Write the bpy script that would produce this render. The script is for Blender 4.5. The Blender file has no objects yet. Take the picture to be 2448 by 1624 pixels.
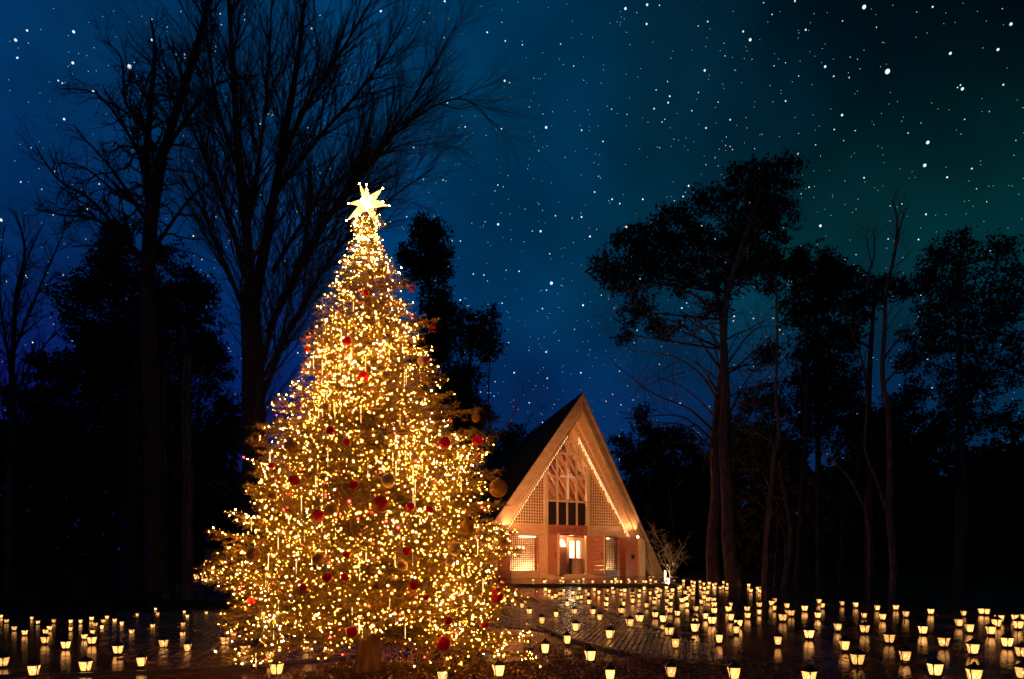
import bpy, math, random
import numpy as np
import mathutils.noise
from mathutils import Vector, Matrix, Euler

random.seed(7)
RNG = np.random.default_rng(7)
sc = bpy.context.scene
COL = sc.collection

# ------------------------------------------------------------------ camera
F, HY = 1632.0, 1350.0            # focal length and eye line in photograph pixels, used to turn pixels into places
CAMZ = 1.9
cam = bpy.data.cameras.new('camera')
cam.sensor_width = 36; cam.lens = 24; cam.shift_y = (HY - 812) / 2448
cam.clip_end = 2000; cam.clip_start = 0.1
co = bpy.data.objects.new('camera', cam); COL.objects.link(co)
co.location = (0, 0, CAMZ); co.rotation_euler = (math.radians(90), 0, 0)
sc.camera = co

# ------------------------------------------------------------------ world (a very weak twilight) and exposure
w = bpy.data.worlds.new('World'); sc.world = w; w.use_nodes = True
nt = w.node_tree
sky = nt.nodes.new('ShaderNodeTexSky'); sky.sky_type = 'NISHITA'; sky.sun_disc = False
sky.sun_elevation = math.radians(-6); sky.sun_rotation = math.radians(200)
nt.links.new(sky.outputs[0], nt.nodes['Background'].inputs[0])
nt.nodes['Background'].inputs[1].default_value = 0.05
sc.view_settings.view_transform = 'Standard'; sc.view_settings.look = 'None'
sc.view_settings.exposure = 0.0; sc.view_settings.gamma = 1.0; sc.view_settings.use_curve_mapping = False
cy = sc.cycles
cy.max_bounces = 5; cy.diffuse_bounces = 3; cy.glossy_bounces = 3; cy.transparent_max_bounces = 8
cy.sample_clamp_indirect = 2.5; cy.caustics_reflective = False; cy.caustics_refractive = False
cy.use_denoising = True

LED_STRENGTH = 175.0
PANE_STRENGTH = 1.0

# ------------------------------------------------------------------ material helpers
def new_mat(name):
    m = bpy.data.materials.new(name); m.use_nodes = True
    n = m.node_tree; return m, n, n.nodes['Principled BSDF']

def mat(name, c1, c2=None, scale=6.0, rough=0.6, bump=0.0, bscale=None, stretch=(1, 1, 1), spec=0.5, metal=0.0, coat=0.0, r2=None):
    m, n, b = new_mat(name)
    L = n.links
    tc = n.nodes.new('ShaderNodeTexCoord'); mp = n.nodes.new('ShaderNodeMapping')
    mp.inputs['Scale'].default_value = stretch
    L.new(tc.outputs['Object'], mp.inputs['Vector'])
    nz = n.nodes.new('ShaderNodeTexNoise'); nz.inputs['Scale'].default_value = scale; nz.inputs['Detail'].default_value = 5
    L.new(mp.outputs[0], nz.inputs['Vector'])
    if c2 is None: c2 = tuple(x * 0.55 for x in c1)
    cr = n.nodes.new('ShaderNodeValToRGB')
    cr.color_ramp.elements[0].position = .32; cr.color_ramp.elements[1].position = .68
    cr.color_ramp.elements[0].color = (*c2, 1); cr.color_ramp.elements[1].color = (*c1, 1)
    L.new(nz.outputs[0], cr.inputs[0]); L.new(cr.outputs[0], b.inputs['Base Color'])
    b.inputs['Roughness'].default_value = rough; b.inputs['Metallic'].default_value = metal
    b.inputs['Specular IOR Level'].default_value = spec; b.inputs['Coat Weight'].default_value = coat
    if r2 is not None:
        mr = n.nodes.new('ShaderNodeMapRange'); mr.inputs[1].default_value = .35; mr.inputs[2].default_value = .65
        mr.inputs[3].default_value = rough; mr.inputs[4].default_value = r2
        L.new(nz.outputs[0], mr.inputs[0]); L.new(mr.outputs[0], b.inputs['Roughness'])
    if bump:
        nb = n.nodes.new('ShaderNodeTexNoise'); nb.inputs['Scale'].default_value = bscale or scale * 3; nb.inputs['Detail'].default_value = 6
        L.new(mp.outputs[0], nb.inputs['Vector'])
        bp = n.nodes.new('ShaderNodeBump'); bp.inputs['Strength'].default_value = bump; bp.inputs['Distance'].default_value = .02
        L.new(nb.outputs[0], bp.inputs['Height']); L.new(bp.outputs[0], b.inputs['Normal'])
    return m

def emit(name, col, strength, base=(.8, .7, .5), vary=0.0, vscale=9.0):
    m, n, b = new_mat(name)
    b.inputs['Base Color'].default_value = (*base, 1); b.inputs['Roughness'].default_value = .4
    b.inputs['Emission Color'].default_value = (*col, 1); b.inputs['Emission Strength'].default_value = strength
    if vary:
        oi = n.nodes.new('ShaderNodeTexCoord'); nz = n.nodes.new('ShaderNodeTexNoise'); nz.inputs['Scale'].default_value = vscale
        n.links.new(oi.outputs['Object'], nz.inputs['Vector'])
        mr = n.nodes.new('ShaderNodeMapRange'); mr.inputs[1].default_value = .3; mr.inputs[2].default_value = .7
        mr.inputs[3].default_value = strength * (1 - vary); mr.inputs[4].default_value = strength * (1 + vary)
        n.links.new(nz.outputs[0], mr.inputs[0]); n.links.new(mr.outputs[0], b.inputs['Emission Strength'])
    return m

M = {}
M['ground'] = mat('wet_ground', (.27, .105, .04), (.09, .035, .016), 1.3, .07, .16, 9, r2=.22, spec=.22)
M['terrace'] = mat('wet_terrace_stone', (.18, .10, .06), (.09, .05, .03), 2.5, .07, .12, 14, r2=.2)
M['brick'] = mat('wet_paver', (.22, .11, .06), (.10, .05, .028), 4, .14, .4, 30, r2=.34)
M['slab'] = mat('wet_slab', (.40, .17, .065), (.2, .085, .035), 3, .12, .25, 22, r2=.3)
M['kerb'] = mat('kerb_stone', (.07, .05, .04), None, 8, .35, .3)
M['litter'] = mat('dead_leaves', (.24, .09, .035), (.09, .032, .014), 25, .5)
M['litter2'] = mat('dark_dead_leaves', (.13, .045, .02), (.05, .018, .01), 25, .35)
M['red_litter'] = mat('red_brown_undergrowth', (.30, .07, .03), (.14, .03, .015), 3, .8, spec=.1)
M['soil'] = mat('soil', (.05, .025, .015), (.02, .01, .007), 9, .6, .8, 30)
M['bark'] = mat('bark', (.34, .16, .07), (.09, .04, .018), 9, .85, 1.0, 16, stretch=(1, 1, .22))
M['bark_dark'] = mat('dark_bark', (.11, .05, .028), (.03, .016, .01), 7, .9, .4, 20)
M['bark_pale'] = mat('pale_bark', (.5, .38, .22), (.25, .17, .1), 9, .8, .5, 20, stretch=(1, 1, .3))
M['leaf_dark'] = mat('evergreen_leaves', (.055, .038, .020), (.018, .014, .009), 2, .9, spec=.05)
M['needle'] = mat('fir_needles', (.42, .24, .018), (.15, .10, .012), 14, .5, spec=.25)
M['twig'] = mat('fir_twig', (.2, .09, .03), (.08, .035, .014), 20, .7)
M['wood'] = mat('honey_wood', (.60, .33, .17), (.44, .23, .11), 1.6, .42, .12, 10, stretch=(1, 6, 6))
M['wood_v'] = mat('upright_honey_wood', (.58, .36, .2), (.44, .25, .13), 1.6, .42, .12, 10, stretch=(6, 6, 1))
M['wood_red'] = mat('red_wood', (.38, .12, .06), (.25, .07, .035), 1.8, .4, .15, 8, stretch=(1, 4, 7))
M['wood_barge'] = mat('bargeboard_wood', (.40, .23, .12), (.28, .15, .075), 1.2, .45, .1, 8, stretch=(1, 3, 3))
M['roof'] = mat('dark_roof', (.008, .007, .007), (.004, .004, .004), 6, .8, .4, 20, spec=.05)
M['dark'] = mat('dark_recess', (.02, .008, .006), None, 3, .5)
M['plaster'] = mat('pale_plaster', (.42, .33, .2), (.3, .23, .13), 3, .8)
M['metal'] = mat('black_iron', (.02, .018, .017), None, 20, .4, metal=.7)
M['white'] = mat('white_paint', (.78, .76, .7), (.7, .67, .6), 5, .5)
M['red_ball'] = mat('red_glass', (.95, .012, .035), (.85, .01, .03), 5, .25, coat=.5)
M['red_rough'] = mat('red_glitter', (.95, .02, .035), (.45, .0, .005), 30, .3, 1.0, 60)
M['gold_ball'] = mat('gold_glass', (1, .62, .16), (.95, .5, .1), 5, .16, metal=.5, coat=.5)
M['gold_rough'] = mat('gold_mosaic', (1, .5, .07), (.22, .05, .015), 14, .22, 1.0, 40, metal=.3)
M['peach_ball'] = mat('peach_satin', (.85, .5, .28), (.75, .4, .2), 6, .35)
def glassy(m, col, f=.45):
    n = m.node_tree; out = n.nodes['Material Output']; b = n.nodes['Principled BSDF']
    t = n.nodes.new('ShaderNodeBsdfTranslucent'); t.inputs[0].default_value = (*col, 1)
    mx = n.nodes.new('ShaderNodeMixShader'); mx.inputs[0].default_value = f
    n.links.new(b.outputs[0], mx.inputs[1]); n.links.new(t.outputs[0], mx.inputs[2]); n.links.new(mx.outputs[0], out.inputs[0])
glassy(M['red_ball'], (1, .03, .06)); glassy(M['red_rough'], (1, .03, .05)); glassy(M['gold_ball'], (1, .6, .15), .35); glassy(M['gold_rough'], (1, .55, .1), .35); glassy(M['peach_ball'], (1, .65, .4), .4)
M['led'] = emit('warm_led', (1, .41, .035), 60.0)
M['led_dim'] = emit('warm_led_dim', (1, .38, .025), 7.0)
M['led_bright'] = emit('warm_led_bright', (1, .43, .04), 390.0)
M['led_white'] = emit('cool_led', (1, .62, .2), 130.0)
M['led_red'] = emit('red_led', (1, .02, .025), 30.0, (.6, .02, .02))
M['icicle'] = emit('lit_icicle', (1, .6, .22), 2.0, (.8, .7, .5))
M['eave_light'] = emit('eave_led', (1, .62, .27), 1.9)
def pane_mat(k):
    m, n, b = new_mat('frosted_pane')
    out = n.nodes['Material Output']; L = n.links
    b.inputs['Base Color'].default_value = (.7, .5, .3, 1); b.inputs['Roughness'].default_value = .3
    b.inputs['Emission Color'].default_value = (1, .46, .13, 1); b.inputs['Emission Strength'].default_value = PANE_STRENGTH * k
    t = n.nodes.new('ShaderNodeBsdfTranslucent'); t.inputs[0].default_value = (1, .85, .6, 1)
    mx = n.nodes.new('ShaderNodeMixShader'); mx.inputs[0].default_value = .55
    tp = n.nodes.new('ShaderNodeBsdfTransparent'); m2 = n.nodes.new('ShaderNodeMixShader'); m2.inputs[0].default_value = .22
    L.new(b.outputs[0], mx.inputs[1]); L.new(t.outputs[0], mx.inputs[2]); L.new(mx.outputs[0], m2.inputs[1]); L.new(tp.outputs[0], m2.inputs[2]); L.new(m2.outputs[0], out.inputs[0])
    b.inputs['Emission Strength'].default_value *= 2.5
    return m
M['pane'] = pane_mat(1.0); M['pane_dim'] = pane_mat(.55); M['pane_bright'] = pane_mat(1.5)
M['flame'] = emit('candle_glow', (1, .62, .24), 85.0)
M['wax'] = mat('candle_wax', (.8, .7, .5), (.7, .6, .42), 6, .5)
M['topper'] = emit('topper_shell', (1, .66, .24), 1.35, (.9, .8, .5), .55, 16)
M['topper_core'] = emit('topper_core', (1, .88, .6), 9.0)
M['lamp'] = emit('lamp_glow', (1, .68, .3), 14.0)
M['tube'] = emit('tube_glow', (1, .66, .3), 190.0)
M['inner_lit'] = emit('lit_inner_window', (1, .82, .5), 2.2)
M['screen'] = mat('paper_screen', (.85, .75, .55), (.8, .68, .48), 3, .8)
M['stone_dark'] = mat('carved_wood', (.2, .08, .04), (.12, .045, .02), 10, .6, .5, 20)

def glass_mat():
    m, n, b = new_mat('window_glass')
    out = n.nodes['Material Output']
    tr = n.nodes.new('ShaderNodeBsdfTransparent'); gl = n.nodes.new('ShaderNodeBsdfGlossy'); gl.inputs['Roughness'].default_value = .02
    mx = n.nodes.new('ShaderNodeMixShader'); mx.inputs[0].default_value = .09
    n.links.new(tr.outputs[0], mx.inputs[1]); n.links.new(gl.outputs[0], mx.inputs[2]); n.links.new(mx.outputs[0], out.inputs[0])
    return m
M['glass'] = glass_mat()

# ------------------------------------------------------------------ object helpers
def tag(o, label=None, cat=None, group=None, kind=None):
    if label: o['label'] = label
    if cat: o['category'] = cat
    if group: o['group'] = group
    if kind: o['kind'] = kind
    return o

def empty(name, loc=(0, 0, 0), rz=0.0, label=None, cat=None, group=None, kind=None):
    o = bpy.data.objects.new(name, None); COL.objects.link(o)
    o.location = loc; o.rotation_euler = (0, 0, rz); o.empty_display_size = .2
    return tag(o, label, cat, group, kind)

def link(name, me, parent=None):
    o = bpy.data.objects.new(name, me); COL.objects.link(o)
    if parent: o.parent = parent
    return o

def np_mesh(name, V, Fc, mats, midx=None, smooth=False):
    """V (n,3); Fc (m,k) faces of equal side count, or list of such arrays"""
    if isinstance(Fc, np.ndarray): Fc = [Fc]
    me = bpy.data.meshes.new(name)
    V = np.asarray(V, dtype=np.float32)
    me.vertices.add(len(V)); me.vertices.foreach_set('co', V.ravel())
    loops = np.concatenate([f.ravel() for f in Fc]).astype(np.int32)
    tot = np.concatenate([np.full(len(f), f.shape[1]) for f in Fc]).astype(np.int32)
    st = np.concatenate([[0], np.cumsum(tot)[:-1]]).astype(np.int32)
    me.loops.add(len(loops)); me.loops.foreach_set('vertex_index', loops)
    me.polygons.add(len(tot)); me.polygons.foreach_set('loop_start', st)
    try: me.polygons.foreach_set('loop_total', tot)
    except Exception: pass
    for m in mats: me.materials.append(m)
    if midx is not None: me.polygons.foreach_set('material_index', np.asarray(midx, dtype=np.int32))
    me.polygons.foreach_set('use_smooth', np.full(len(tot), smooth))
    me.update(calc_edges=True); me.validate()
    return me

class MB:
    """collects convex pieces and links them as one mesh"""
    def __init__(s): s.v = []; s.f = []; s.mi = []
    def raw(s, vs, fs, mi=0):
        k = len(s.v); s.v += [tuple(v) for v in vs]
        s.f += [tuple(i + k for i in f) for f in fs]; s.mi += [mi] * len(fs); return s
    def box(s, x0, x1, y0, y1, z0, z1, mi=0):
        vs = [(x, y, z) for z in (z0, z1) for y in (y0, y1) for x in (x0, x1)]
        return s.raw(vs, [(0, 2, 3, 1), (4, 5, 7, 6), (0, 1, 5, 4), (2, 6, 7, 3), (0, 4, 6, 2), (1, 3, 7, 5)], mi)
    def hexa(s, a, b, mi=0):      # a: 4 pts front loop, b: 4 pts back loop
        return s.raw(list(a) + list(b), [(0, 1, 2, 3), (7, 6, 5, 4), (0, 4, 5, 1), (1, 5, 6, 2), (2, 6, 7, 3), (3, 7, 4, 0)], mi)
    def prism(s, pts, y0, y1, mi=0):   # polygon in x,z extruded along y; y0/y1 numbers or functions of z
        g0 = y0 if callable(y0) else (lambda z: y0); g1 = y1 if callable(y1) else (lambda z: y1)
        n = len(pts)
        vs = [(x, g0(z), z) for x, z in pts] + [(x, g1(z), z) for x, z in pts]
        fs = [tuple(range(n)), tuple(range(2 * n - 1, n - 1, -1))] + [(i, i + n, (i + 1) % n + n, (i + 1) % n) for i in range(n)]
        return s.raw(vs, fs, mi)
    def bar(s, p, q, r, n=6, r2=None, mi=0, cap=True):
        p, q = Vector(p), Vector(q); d = (q - p)
        if d.length < 1e-6: return s
        d.normalize(); a = d.orthogonal().normalized(); b = d.cross(a); r2 = r if r2 is None else r2
        vs = []
        for c, rr in ((p, r), (q, r2)):
            for i in range(n):
                t = 2 * math.pi * i / n; vs.append(c + a * math.cos(t) * rr + b * math.sin(t) * rr)
        fs = [(i, (i + 1) % n, (i + 1) % n + n, i + n) for i in range(n)]
        if cap: fs += [tuple(range(n - 1, -1, -1)), tuple(range(n, 2 * n))]
        return s.raw(vs, fs, mi)
    def lathe(s, prof, n=16, c=(0, 0, 0), mi=0):
        vs = []; fs = []
        for r, z in prof:
            for i in range(n):
                t = 2 * math.pi * i / n; vs.append((c[0] + r * math.cos(t), c[1] + r * math.sin(t), c[2] + z))
        for j in range(len(prof) - 1):
            for i in range(n):
                k = (i + 1) % n; fs.append((j * n + i, j * n + k, (j + 1) * n + k, (j + 1) * n + i))
        return s.raw(vs, fs, mi)
    def mesh(s, name, mats, smooth=False):
        me = bpy.data.meshes.new(name); me.from_pydata(s.v, [], s.f)
        if not isinstance(mats, (list, tuple)): mats = [mats]
        for m in mats: me.materials.append(m)
        me.polygons.foreach_set('material_index', s.mi)
        me.polygons.foreach_set('use_smooth', [smooth] * len(s.f)); me.update(); return me
    def build(s, name, mats, parent=None, smooth=False): return link(name, s.mesh(name, mats, smooth), parent)

def ico(r=1.0, sub=1):
    t = (1 + 5 ** .5) / 2
    v = np.array([(-1, t, 0), (1, t, 0), (-1, -t, 0), (1, -t, 0), (0, -1, t), (0, 1, t), (0, -1, -t), (0, 1, -t), (t, 0, -1), (t, 0, 1), (-t, 0, -1), (-t, 0, 1)], float)
    v /= np.linalg.norm(v[0])
    f = [(0, 11, 5), (0, 5, 1), (0, 1, 7), (0, 7, 10), (0, 10, 11), (1, 5, 9), (5, 11, 4), (11, 10, 2), (10, 7, 6), (7, 1, 8), (3, 9, 4), (3, 4, 2), (3, 2, 6), (3, 6, 8), (3, 8, 9), (4, 9, 5), (2, 4, 11), (6, 2, 10), (8, 6, 7), (9, 8, 1)]
    v = [tuple(x) for x in v]
    for _ in range(sub - 1):
        cache = {}; nf = []
        def mid(a, b):
            k = (min(a, b), max(a, b))
            if k not in cache:
                m = np.array(v[a]) + np.array(v[b]); v.append(tuple(m / np.linalg.norm(m))); cache[k] = len(v) - 1
            return cache[k]
        for a, b, c in f:
            x, y, z = mid(a, b), mid(b, c), mid(c, a); nf += [(a, x, z), (b, y, x), (c, z, y), (x, y, z)]
        f = nf
    return np.array(v) * r, np.array(f)

def spheres_mesh(name, P, R, m, sub=1, smooth=True):
    v, f = ico(1, sub); P = np.asarray(P); R = np.asarray(R)
    V = (P[:, None, :] + v[None] * R[:, None, None]).reshape(-1, 3)
    Fc = (f[None] + (np.arange(len(P)) * len(v))[:, None, None]).reshape(-1, 3)
    return np_mesh(name, V, Fc, [m], smooth=smooth)

def segs_geo(S, sides=4):
    """S rows: x0 y0 z0 x1 y1 z1 r0 r1 -> V, F(quads)"""
    S = np.asarray(S, float); P, Q, r0, r1 = S[:, :3], S[:, 3:6], S[:, 6], S[:, 7]
    d = Q - P; d /= np.linalg.norm(d, axis=1, keepdims=True) + 1e-9
    h = np.where(np.abs(d[:, 2:3]) > .9, np.array([[1., 0, 0]]), np.array([[0, 0, 1.]]))
    a = np.cross(d, h); a /= np.linalg.norm(a, axis=1, keepdims=True) + 1e-9; b = np.cross(d, a)
    t = np.arange(sides) * 2 * math.pi / sides
    ring = a[:, None] * np.cos(t)[None, :, None] + b[:, None] * np.sin(t)[None, :, None]
    V = np.concatenate([P[:, None] + ring * r0[:, None, None], Q[:, None] + ring * r1[:, None, None]], 1).reshape(-1, 3)
    i = np.arange(sides); k = (i + 1) % sides
    f = np.stack([i, k, k + sides, i + sides], 1)
    Fc = (f[None] + (np.arange(len(S)) * 2 * sides)[:, None, None]).reshape(-1, 4)
    return V, Fc

def rand_unit(n, rng=RNG):
    v = rng.normal(size=(n, 3)); return v / (np.linalg.norm(v, axis=1, keepdims=True) + 1e-9)

def smooth01(t): t = np.clip(t, 0, 1); return t * t * (3 - 2 * t)

ORD = ['first', 'second', 'third', 'fourth', 'fifth', 'sixth', 'seventh', 'eighth', 'ninth', 'tenth', 'eleventh', 'twelfth',
       'thirteenth', 'fourteenth', 'fifteenth', 'sixteenth', 'seventeenth', 'eighteenth', 'nineteenth', 'twentieth']
def nth(i):
    if i < 20: return ORD[i]
    n = i + 1; s = {1: 'st', 2: 'nd', 3: 'rd'}.get(n % 10 if n % 100 not in (11, 12, 13) else 0, 'th')
    return str(n) + s

# ------------------------------------------------------------------ lie of the land
def gz(X, Y):
    X = np.asarray(X, float); Y = np.asarray(Y, float)
    base = -.10 + .027 * np.minimum(Y, 58)
    low = np.minimum(.216 - .022 * Y, base)
    t = smooth01((X + .42 * Y) / (.17 * Y + 1.0)) if True else 0
    t = np.maximum(t, smooth01((Y - 40.5) / 7.0))
    z = low * (1 - t) + base * t
    mound = .10 * np.exp(-(((X + 2.0) / 2.6) ** 2 + ((Y - 10.0) / 1.25) ** 2))
    return z + mound * (Y > 2)
def gzf(x, y): return float(gz(x, y))

def ground_at(px, py, h=0.0, zfun=None):
    """place on the ground that the photograph shows at (px, py), raised by h"""
    zfun = zfun or gzf; k = (px - 1224) / F
    lo, hi = 5.0, 120.0
    Ys = np.linspace(lo, hi, 1500)
    pys = np.array([HY + (CAMZ - zfun(k * y, y) - h) / y * F for y in Ys])
    idx = np.where(pys <= py)[0]
    if len(idx) == 0: y = hi
    else: y = Ys[idx[0]]
    return k * y, y, zfun(k * y, y)

def place(px, py, Y): return Vector(((px - 1224) / F * Y, Y, CAMZ + (HY - py) / F * Y))

# ------------------------------------------------------------------ sky dome with stars
def build_sky():
    R = 700.0
    n, mseg = 96, 48
    V = []; Fc = []
    for j in range(mseg + 1):
        ph = -math.pi / 2 + math.pi * j / mseg
        for i in range(n):
            th = 2 * math.pi * i / n; V.append((R * math.cos(ph) * math.cos(th), R * math.cos(ph) * math.sin(th), R * math.sin(ph)))
    for j in range(mseg):
        for i in range(n): Fc.append((j * n + i, (j + 1) * n + i, (j + 1) * n + (i + 1) % n, j * n + (i + 1) % n))
    m = bpy.data.materials.new('night_sky'); m.use_nodes = True; nt = m.node_tree; N = nt.nodes; L = nt.links
    N.clear()
    out = N.new('ShaderNodeOutputMaterial'); em = N.new('ShaderNodeEmission'); L.new(em.outputs[0], out.inputs[0])
    tc = N.new('ShaderNodeTexCoord'); nrm = N.new('ShaderNodeVectorMath'); nrm.operation = 'NORMALIZE'; L.new(tc.outputs['Object'], nrm.inputs[0])
    sp = N.new('ShaderNodeSeparateXYZ'); L.new(nrm.outputs[0], sp.inputs[0])
    at = N.new('ShaderNodeMath'); at.operation = 'ARCTAN2'; L.new(sp.outputs[0], at.inputs[0]); L.new(sp.outputs[1], at.inputs[1])   # bearing: 0 ahead, + right
    nz = N.new('ShaderNodeTexNoise'); nz.inputs['Scale'].default_value = 2.4; nz.inputs['Detail'].default_value = 6; L.new(nrm.outputs[0], nz.inputs['Vector'])
    ad = N.new('ShaderNodeMath'); ad.operation = 'MULTIPLY_ADD'; L.new(nz.outputs[0], ad.inputs[0]); ad.inputs[1].default_value = .34; L.new(at.outputs[0], ad.inputs[2])
    def ramp(stops, lo, hi, src):
        mr = N.new('ShaderNodeMapRange'); mr.inputs[1].default_value = lo; mr.inputs[2].default_value = hi; L.new(src, mr.inputs[0])
        cr = N.new('ShaderNodeValToRGB'); cr.color_ramp.interpolation = 'EASE'
        while len(cr.color_ramp.elements) < len(stops): cr.color_ramp.elements.new(.5)
        for e, (p, c) in zip(cr.color_ramp.elements, stops): e.position = p; e.color = (*c, 1)
        L.new(mr.outputs[0], cr.inputs[0]); return cr.outputs[0]
    def s(r, g, b): return tuple((x / 255 / 12.92 if x / 255 < .04045 else ((x / 255 + .055) / 1.055) ** 2.4) for x in (r, g, b))
    # high in the sky: blue on the left, black on the right; low down: royal blue, with a teal patch on the right
    lo_, hi_ = -.75 + .17, .75 + .17
    top = ramp([(0, s(2, 50, 96)), (.35, s(0, 58, 102)), (.52, s(0, 46, 78)), (.66, s(1, 36, 54)), (.80, s(0, 16, 25)), (1, s(0, 3, 7))], lo_, hi_, ad.outputs[0])
    midc = ramp([(0, s(3, 46, 100)), (.3, s(2, 44, 98)), (.5, s(0, 50, 88)), (.64, s(0, 53, 78)), (.8, s(2, 48, 54)), (1, s(0, 37, 38))], lo_, hi_, ad.outputs[0])
    bot = ramp([(0, s(8, 20, 92)), (.3, s(5, 28, 90)), (.55, s(3, 42, 90)), (.75, s(6, 36, 78)), (1, s(2, 42, 68))], lo_, hi_, ad.outputs[0])
    e2 = N.new('ShaderNodeMath'); e2.operation = 'MULTIPLY_ADD'; L.new(nz.outputs[0], e2.inputs[0]); e2.inputs[1].default_value = .12; L.new(sp.outputs[2], e2.inputs[2])
    def fac(a, b):
        mr = N.new('ShaderNodeMapRange'); mr.interpolation_type = 'SMOOTHSTEP'; mr.inputs[1].default_value = a; mr.inputs[2].default_value = b; L.new(e2.outputs[0], mr.inputs[0]); return mr.outputs[0]
    m1 = N.new('ShaderNodeMixRGB'); L.new(fac(.26, .46), m1.inputs[0]); L.new(bot, m1.inputs[1]); L.new(midc, m1.inputs[2])
    m2 = N.new('ShaderNodeMixRGB'); L.new(fac(.40, .62), m2.inputs[0]); L.new(m1.outputs[0], m2.inputs[1]); L.new(top, m2.inputs[2])
    nz2 = N.new('ShaderNodeTexNoise'); nz2.inputs['Scale'].default_value = 6; nz2.inputs['Detail'].default_value = 7; L.new(nrm.outputs[0], nz2.inputs['Vector'])
    mr = N.new('ShaderNodeMapRange'); mr.inputs[1].default_value = .3; mr.inputs[2].default_value = .7; mr.inputs[3].default_value = .66; mr.inputs[4].default_value = 1.3; L.new(nz2.outputs[0], mr.inputs[0])
    L.new(m2.outputs[0], em.inputs[0]); L.new(mr.outputs[0], em.inputs[1])
    try: m.cycles.emission_sampling = 'NONE'
    except Exception: pass
    dome = link('sky', np_mesh('sky', V, np.array(Fc), [m], smooth=True))
    dome['kind'] = 'structure'
    # stars
    ms = bpy.data.materials.new('starlight'); ms.use_nodes = True; n2 = ms.node_tree; n2.nodes.clear()
    o2 = n2.nodes.new('ShaderNodeOutputMaterial'); e = n2.nodes.new('ShaderNodeEmission'); e.inputs[0].default_value = (.86, .95, 1, 1); e.inputs[1].default_value = 1.2
    n2.links.new(e.outputs[0], o2.inputs[0])
    try: ms.cycles.emission_sampling = 'NONE'
    except Exception: pass
    big = [(299, 148, 5.5), (168, 139, 3), (879, 19, 3.4), (2049, 159, 6), (2142, 323, 4.2), (2135, 376, 4.2), (1732, 86, 3.6), (1905, 148, 3), (2194, 117, 3), (2222, 199, 3.4),
           (1944, 260, 3), (1894, 516, 4), (1273, 649, 6.2), (1261, 289, 4), (1248, 529, 4), (1150, 513, 4), (1043, 551, 3.6), (1446, 519, 3.6), (1362, 541, 3.4), (1627, 157, 3),
           (1590, 424, 3.2), (1346, 700, 3.8), (1995, 10, 4.5), (2, 502, 4), (215, 494, 3), (36, 86, 3), (170, 67, 3), (1261, 808, 3.4), (1187, 856, 3.4), (1062, 881, 2.6), (1444, 14, 3.4),
           (1494, 5, 3), (1165, 181, 3), (1341, 856, 3.2), (2334, 49, 3), (2304, 108, 2.8), (1843, 350, 2.8), (1413, 455, 2.8), (1484, 455, 2.8), (148, 269, 2.6), (215, 205, 2.6), (505, 463, 2.8), (720, 60, 2.6)]
    used = []
    for x, y, r in big:
        px, py = x * 1.0355, y * 1.0355
        P = place(px, py, 1.0) - Vector((0, 0, CAMZ)); P = P.normalized() * 640
        rr = r * .48 * 640 / F * math.sqrt(1) * (Vector(P).length / P.y)
        v, f = ico(rr, 2); o = link('star', np_mesh('star', v, f, [ms], smooth=True), dome); o.location = P
        used.append(o)
    rng = np.random.default_rng(5)
    pts = []; rad = []
    while len(pts) < 20000:
        d = rng.normal(size=3); d /= np.linalg.norm(d)
        if d[2] < -.02: continue
        pts.append(d * 650); rad.append(.16 + .54 * rng.random() ** 6)
    o = link('distant_stars', spheres_mesh('distant_stars', np.array(pts), np.array(rad), ms, 1, False), dome); o['kind'] = 'stuff'
build_sky()

# ------------------------------------------------------------------ ground
def build_ground():
    xs = np.concatenate([np.linspace(-170, -24, 30)[:-1], np.linspace(-24, 24, 161), np.linspace(24, 170, 30)[1:]])
    ys = np.concatenate([np.linspace(-20, 6, 14)[:-1], np.linspace(6, 50, 190), np.linspace(50, 320, 40)[1:]])
    XX, YY = np.meshgrid(xs, ys)
    rng = np.random.default_rng(2)
    ZZ = gz(XX, YY)
    V = np.stack([XX, YY, ZZ], -1).reshape(-1, 3)
    nx, ny = len(xs), len(ys)
    i, j = np.meshgrid(np.arange(nx - 1), np.arange(ny - 1)); a = (j * nx + i).ravel()
    Fc = np.stack([a, a + 1, a + 1 + nx, a + nx], 1)
    o = link('ground', np_mesh('ground', V, Fc, [M['ground']], smooth=True)); o['kind'] = 'structure'
build_ground()

def inside(poly, x, y):
    c = False; n = len(poly); j = n - 1
    for i in range(n):
        xi, yi = poly[i]; xj, yj = poly[j]
        if (yi > y) != (yj > y) and x < (xj - xi) * (y - yi) / (yj - yi) + xi: c = not c
        j = i
    return c

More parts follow.
